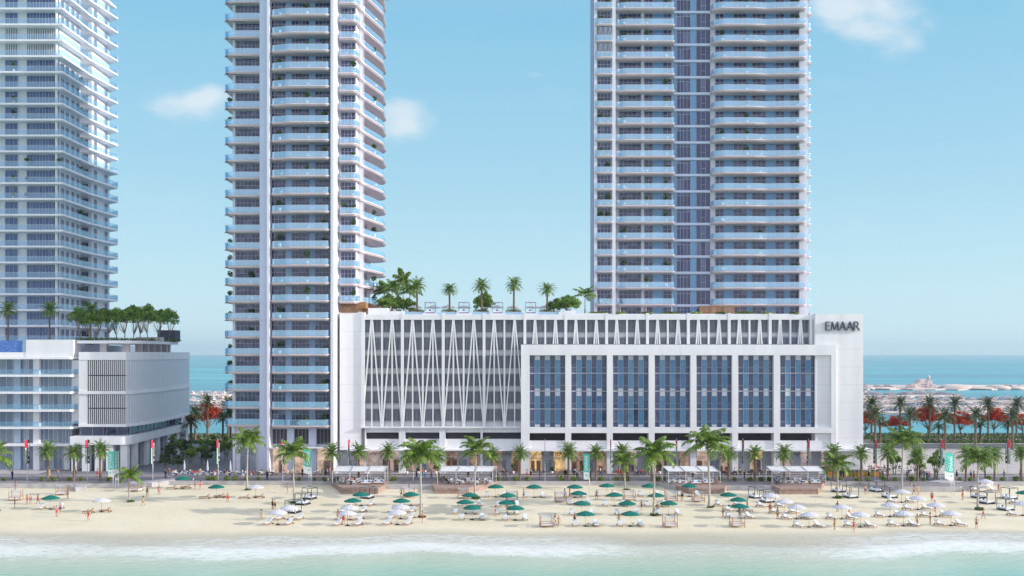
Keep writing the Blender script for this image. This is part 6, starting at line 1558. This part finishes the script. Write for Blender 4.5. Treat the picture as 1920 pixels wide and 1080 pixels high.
# beach: px, py, code  (m=man in shorts, w=woman in bikini, d=woman in dress ; colour ; pose)
BP = [(29, 919, 'w pink stand'), (27.7, 952, 'm purple akimbo'), (50.6, 945.6, 'w red stand'), (57, 945, 'm grey walk'), (71, 945, 'm red walk'), (106, 968.7, 'm red stand'), (113, 962.5, 'm purple walk'), (127, 935, 'm blue stand'), (165.6, 976.9, 'm red walk'),
 (276, 930.6, 'w black stand'), (298, 927.5, 'm pink walk'), (268.7, 948.7, 'w yellow walk'), (365.6, 918, 'm red stand'), (375.6, 918.7, 'w red stand'), (426.9, 941.9, 'm red stand'), (539, 924, 'm pink stand'), (490, 976, 'w pink walk'), (511, 955, 'm black stand'), (515.6, 955.6, 'm black akimbo'),
 (633.7, 976, 'w pink stand'), (644, 983, 'm red stand'), (658, 975.6, 'm pink walk'), (752.5, 933, 'm black akimbo'), (767, 923, 'm black stand'), (792, 980, 'm red stand'), (929, 968.7, 'w red reach'), (951, 962, 'w red stand'), (981.9, 936, 'm black akimbo'), (1059, 935, 'w yellow stand'), (1068, 936, 'w red walk'),
 (1040.6, 983.7, 'm white walk'), (1047.5, 988, 'w yellow walk'), (1077.5, 983.7, 'm black reach'), (1118.7, 936.9, 'm purple akimbo'), (1148, 938, 'm white walk'), (1160.6, 982.5, 'w yellow walk'), (1203, 958, 'm purple walk'), (1233, 962.5, 'm red akimbo'), (1248, 933.7, 'm white stand'), (1279, 938, 'm black stand'), (1355.6, 969, 'm black akimbo'), (1387, 970, 'd grey stand'), (1401, 955, 'm red stand'),
 (1444, 963.7, 'w red stand'), (1458, 973, 'w yellow stand'), (1570, 960, 'm blue walk'), (1622.5, 927.5, 'm purple reach'), (1565, 993, 'd yellow stand'), (1592.5, 970.6, 'm pink walk'), (1601, 997.5, 'w red walk'), (1707.5, 918.7, 'm yellow stand'), (1714, 928, 'w pink walk'), (1721.6, 928, 'm yellow stand'), (1747.5, 941, 'm red stand'), (1752.5, 959, 'm black stand'), (1719.7, 985, 'w yellow walk'), (1744, 983, 'w red akimbo'), (1831, 991, 'm black akimbo'), (1843.7, 973, 'w red walk'), (1805, 937.5, 'w red stand'), (1872.5, 925.6, 'w pink stand')]
for px, py, code in BP:
    a, c, po = code.split(); loc = sand(px, py)
    fe = a in 'wd'; clothes = {'m': [('shorts', c)], 'w': [('brief', c), ('bra', c)], 'd': [('dress', c)]}[a]
    d = {'m': 'man in %s swim shorts', 'w': 'woman in a %s bikini', 'd': 'woman in a loose %s beach dress'}[a] % c
    d += {'stand': ' standing', 'walk': ' walking', 'akimbo': ' hands on hips', 'reach': ' with one arm out'}[po]
    person(loc, rp.uniform(-3, 3), po, fe, rp.choice([0, 1, 1, 2]), rp.choice([0, 0, 1]), clothes, d, 'on the sand', 'people on the beach', rp.uniform(.97, 1.04))
DRESS = {'suit': ([('jacket', 'navy'), ('trousers', 'navy'), ('shoes', 'black')], False, 'man in a dark suit'), 'dark': ([('jacket', 'black'), ('trousers', 'black'), ('shoes', 'black')], False, 'person in black clothes'),
 'wd': ([('shirt', 'white'), ('trousers', 'navy'), ('shoes', 'black')], False, 'man in white shirt, dark trousers'), 'red': ([('dress', 'red'), ('shoes', 'black')], True, 'woman in a red dress'),
 'redm': ([('shirt', 'red'), ('trousers', 'blue'), ('shoes', 'white')], False, 'man in red shirt, blue trousers'), 'blue': ([('shirt', 'white'), ('trousers', 'blue'), ('shoes', 'tan')], True, 'woman in blue trousers'),
 'tan': ([('longdress', 'tan'), ('shoes', 'tan')], True, 'woman in a long tan dress'), 'grey': ([('jacket', 'grey'), ('trousers', 'grey'), ('shoes', 'black')], False, 'man in grey clothes'),
 'purple': ([('shirt', 'purple'), ('trousers', 'black'), ('shoes', 'black')], True, 'woman in purple top, black trousers'), 'green': ([('shirt', 'white'), ('trousers', 'green'), ('shoes', 'black')], False, 'man in green trousers'), 'skirt': ([('shirt', 'white'), ('dress', 'black')], True, 'woman in a black dress'),
 'pink': ([('shirt', 'pink'), ('trousers', 'grey'), ('shoes', 'black')], True, 'woman in pink top, grey trousers')}
PP_ = [(23, 898, 'suit', 'stand'), (109, 895, 'pink', 'stand'), (92, 894, 'tan', 'walk'), (141, 893, 'skirt', 'stand'), (183, 894, 'red', 'reach'), (310.6, 897, 'dark', 'walk'), (317.5, 894, 'redm', 'walk'), (501, 899, 'suit', 'stand'), (550, 898, 'wd', 'walk'), (605, 894.5, 'grey', 'stand'), (611, 892, 'dark', 'reach'), (618, 894, 'pink', 'stand'), (567, 893, 'dark', 'stand'),
 (732, 893, 'grey', 'stand'), (780.6, 898.7, 'suit', 'walk'), (792.5, 895, 'redm', 'stand'), (798, 896, 'blue', 'walk'), (809, 898, 'redm', 'walk'), (878, 895, 'dark', 'stand'), (949, 899, 'pink', 'stand'), (945, 897, 'grey', 'stand'), (988.5, 895.6, 'red', 'stand'), (995.6, 895, 'skirt', 'walk'), (1012, 898.7, 'grey', 'reach'), (1045, 895.6, 'tan', 'stand'), (1060, 896, 'dark', 'stand'), (1064, 896, 'grey', 'stand'), (1082, 896.9, 'wd', 'walk'), (1107, 896, 'dark', 'stand'), (1125.6, 893, 'wd', 'walk'), (1160, 892, 'red', 'walk'), (1167, 896, 'redm', 'stand'),
 (1229, 893.5, 'blue', 'stand'), (1298.7, 896.9, 'wd', 'walk'), (1348, 896, 'pink', 'stand'), (1395, 898.7, 'dark', 'walk'), (1549, 897.5, 'dark', 'walk'), (1556, 893, 'red', 'stand'), (1577, 897, 'suit', 'stand'), (1582, 896, 'dark', 'stand'), (1600, 897, 'purple', 'stand'), (1629, 896.9, 'skirt', 'stand'), (1650, 896, 'green', 'stand'), (1655, 896, 'grey', 'walk'), (1664, 892, 'red', 'walk'), (1701, 899, 'grey', 'stand'), (1724, 897, 'suit', 'stand'), (1727, 897.6, 'grey', 'stand'), (1732.5, 897.5, 'grey', 'walk'), (1738, 900, 'dark', 'stand'), (1742, 900.6, 'pink', 'stand'), (1753, 897.5, 'tan', 'walk'), (1794, 897.5, 'skirt', 'walk'), (1820.6, 896.9, 'wd', 'walk'), (1826, 900, 'red', 'stand'), (1846.9, 896, 'suit', 'stand'), (1866, 896, 'tan', 'stand'), (1883, 898, 'grey', 'walk'), (1912.5, 897.5, 'blue', 'walk')]
for px, py, c, po in PP_:
    cs, fe, d = DRESS[c]; loc = on(px, py, .02); d += {'stand': ' standing', 'walk': ' walking', 'reach': ' reaching out'}[po]
    person(loc, rp.uniform(-3, 3), po, fe, rp.choice([0, 1, 2]), rp.choice([0, 0, 1, 2]), cs, d, 'on the promenade', 'people on the promenade', rp.uniform(.97, 1.03))
# seated groups: a table with chairs and people round it
SEATN = {}
def cafe_set(x, y, z, tb_, ch_, n, occ, where, rz0=0.0):
    i = SEATN.get(where, 0); SEATN[where] = i + 1; tag_ = 'table group %s %s' % (ordn(i), where)
    tb_.put((x, y, z), 0, 'round cafe table of the %s group %s' % (ordn(i), where), group='cafe tables')
    for k in range(n):
        a = rz0 + 2 * pi * k / n + .4; dx, dy = .78 * sin(a), -.78 * cos(a) ; sides = ['near', 'right', 'far', 'left']
        sd = sides[int(((a % (2 * pi)) + pi / 4) // (pi / 2)) % 4]
        # chairs face the table: their front is -Y, so turn by a + pi
        ch_.put((x + dx, y + dy, z), a + pi, '%s side chair of the %s cafe table %s%s' % (sd, ordn(i), where, '' if n < 5 else ', seat %s' % ORD[k]), group='cafe chairs')
        if rp.random() < occ:
            c = rp.choice(['wd', 'wd', 'pink', 'blue', 'grey', 'dark', 'redm', 'purple']); cs, fe, d = DRESS[c]
            person((x + dx * .97, y + dy * .97, z + .03), a + pi, 'sit', fe, rp.choice([0, 1, 2]), rp.choice([0, 0, 1, 2]), cs, d + ' seated', where, 'seated cafe guests', 1.0)
for px, py in ((330, 893), (349, 891), (366, 893.5), (379, 891), (397, 893.5), (412, 891), (427, 893), (447, 892), (462, 894)): x, y, z = on(px, py); cafe_set(x, y, .01, tbW, chW, 3, .8, 'in the left street cafe', rp.random() * 2)
for px, py in ((487, 891), (512, 891), (531, 892), (548, 890), (592, 891), (606, 889), (621, 891)): x, y, z = on(px, py); cafe_set(x, y, .025, tbW, chL, 3, .5, 'at the middle tower cafe', rp.random() * 2)
for px, py in ((938, 892), (951, 890), (1010, 889.5), (1053, 889.5), (1073, 889.5), (1086, 890)): x, y, z = on(px, py); cafe_set(x, y, .025, tbD, chD, 2, .35, 'before the centre shops', rp.random() * 2)
for px, py in ((1157, 890), (1172, 891.5), (1200, 891), (1213, 890), (1275, 890.5), (1357, 890.5), (1371, 892), (1385, 890), (1411, 891), (1424, 890), (1456, 891)): x, y, z = on(px, py); cafe_set(x, y, .025, tbD, chD, 3, .4, 'before the right shops', rp.random() * 2)
for px, py in ((1640, 887), (1662, 885), (1690, 884), (1650, 881), (1702, 887), (1628, 884)): x, y, z = on(px, py); cafe_set(x, y, .01, tbW, chW, 3, .65, 'on the right plaza', rp.random() * 2)
# restaurant decks
sfn = 0
for i, (a, b) in enumerate(PV):
    Y0 = 198.6; nmw = 'on the %s deck' % ['leftmost', 'left middle', 'right middle', 'rightmost'][i]
    for q, (fx, fy, kind) in enumerate([(.2, 199.4, 's'), (.5, 199.4, 's'), (.82, 199.4, 's'), (.15, 196.6, 'c'), (.36, 195.6, 'c'), (.62, 195.8, 'c' if i in (1, 3) else 's'), (.86, 196.4, 's' if i != 1 else 'c'), (.5, 197.6, 'l'), (.25, 197.8, 'l')]):
        x = X(a + (b - a) * fx, fy)
        if kind == 's': sof.put((x, fy, .1), 0, 'wooden outdoor sofa with white cushions %s, %s placed' % (nmw, ORD[q]), group='outdoor sofas on the decks')
        elif kind == 'l': ltb.put((x, fy, .1), 0, 'low white topped table %s, %s' % (nmw, 'central' if q == 7 else 'left of centre'), group='low tables on the decks')
        else: cafe_set(x, fy, .1, tbW, chW, 4, .45 if i < 2 else .12, nmw)
# planters with orange hedge boxes right of the podium
ORG = simple('orange_planter', (.50, .22, .06), .7); 
def pbox(mt_a):
    t = thing('planter_box', 'x', 'planter'); mb = MB(); mb.box(-.9, .9, -.25, .25, 0, .95); mb.build('box', mt_a, t); rg_ = random.Random(2); mb = MB()
    for k in range(5): leaves(mb, rg_, (-.7 + .35 * k, 0, 1.1), (.3, .28, .22), 40, .1)
    mb.build('hedge', HEDGE, t); return t
pbs = [Stock(pbox(ORG)), Stock(pbox(simple('olive_planter', (.24, .22, .03), .8)))]
for i, px in enumerate((1553, 1568, 1585, 1599, 1613, 1629, 1645)):
    x, y, z = on(px, 893.5); pbs[i % 2].put((x, y, .025), 0, '%s planter box by the terrace edge right of the last deck, %s from the left' % ('orange' if i % 2 == 0 else 'olive', ordn(i)), group='planter boxes')
for i, px in enumerate((690, 763, 785, 817, 962, 1035, 1093, 1237)):
    x, y, z = on(px, 889.3); pp[i % 3].put((x, y, .025), i, 'potted plant on the terrace in front of the shops, %s from the left' % ordn(i), sc=1.15, group='potted plants on the terrace')
flush_people()
# ------------------------------------------------------------------ aerial haze
hm, hnt, hout = newmat('haze'); vp = hnt.nodes.new('ShaderNodeVolumePrincipled'); vp.inputs['Color'].default_value = (.66, .86, 1, 1); vp.inputs['Density'].default_value = HAZE_D; vp.inputs['Anisotropy'].default_value = .2
L(hnt, vp.outputs[0], hout.inputs[1])
if HAZE_D > 0:
    mb = MB(); mb.box(-6500, 6500, -300, 13000, -5, 135); o = mb.build('haze', hm); o['kind'] = 'stuff'
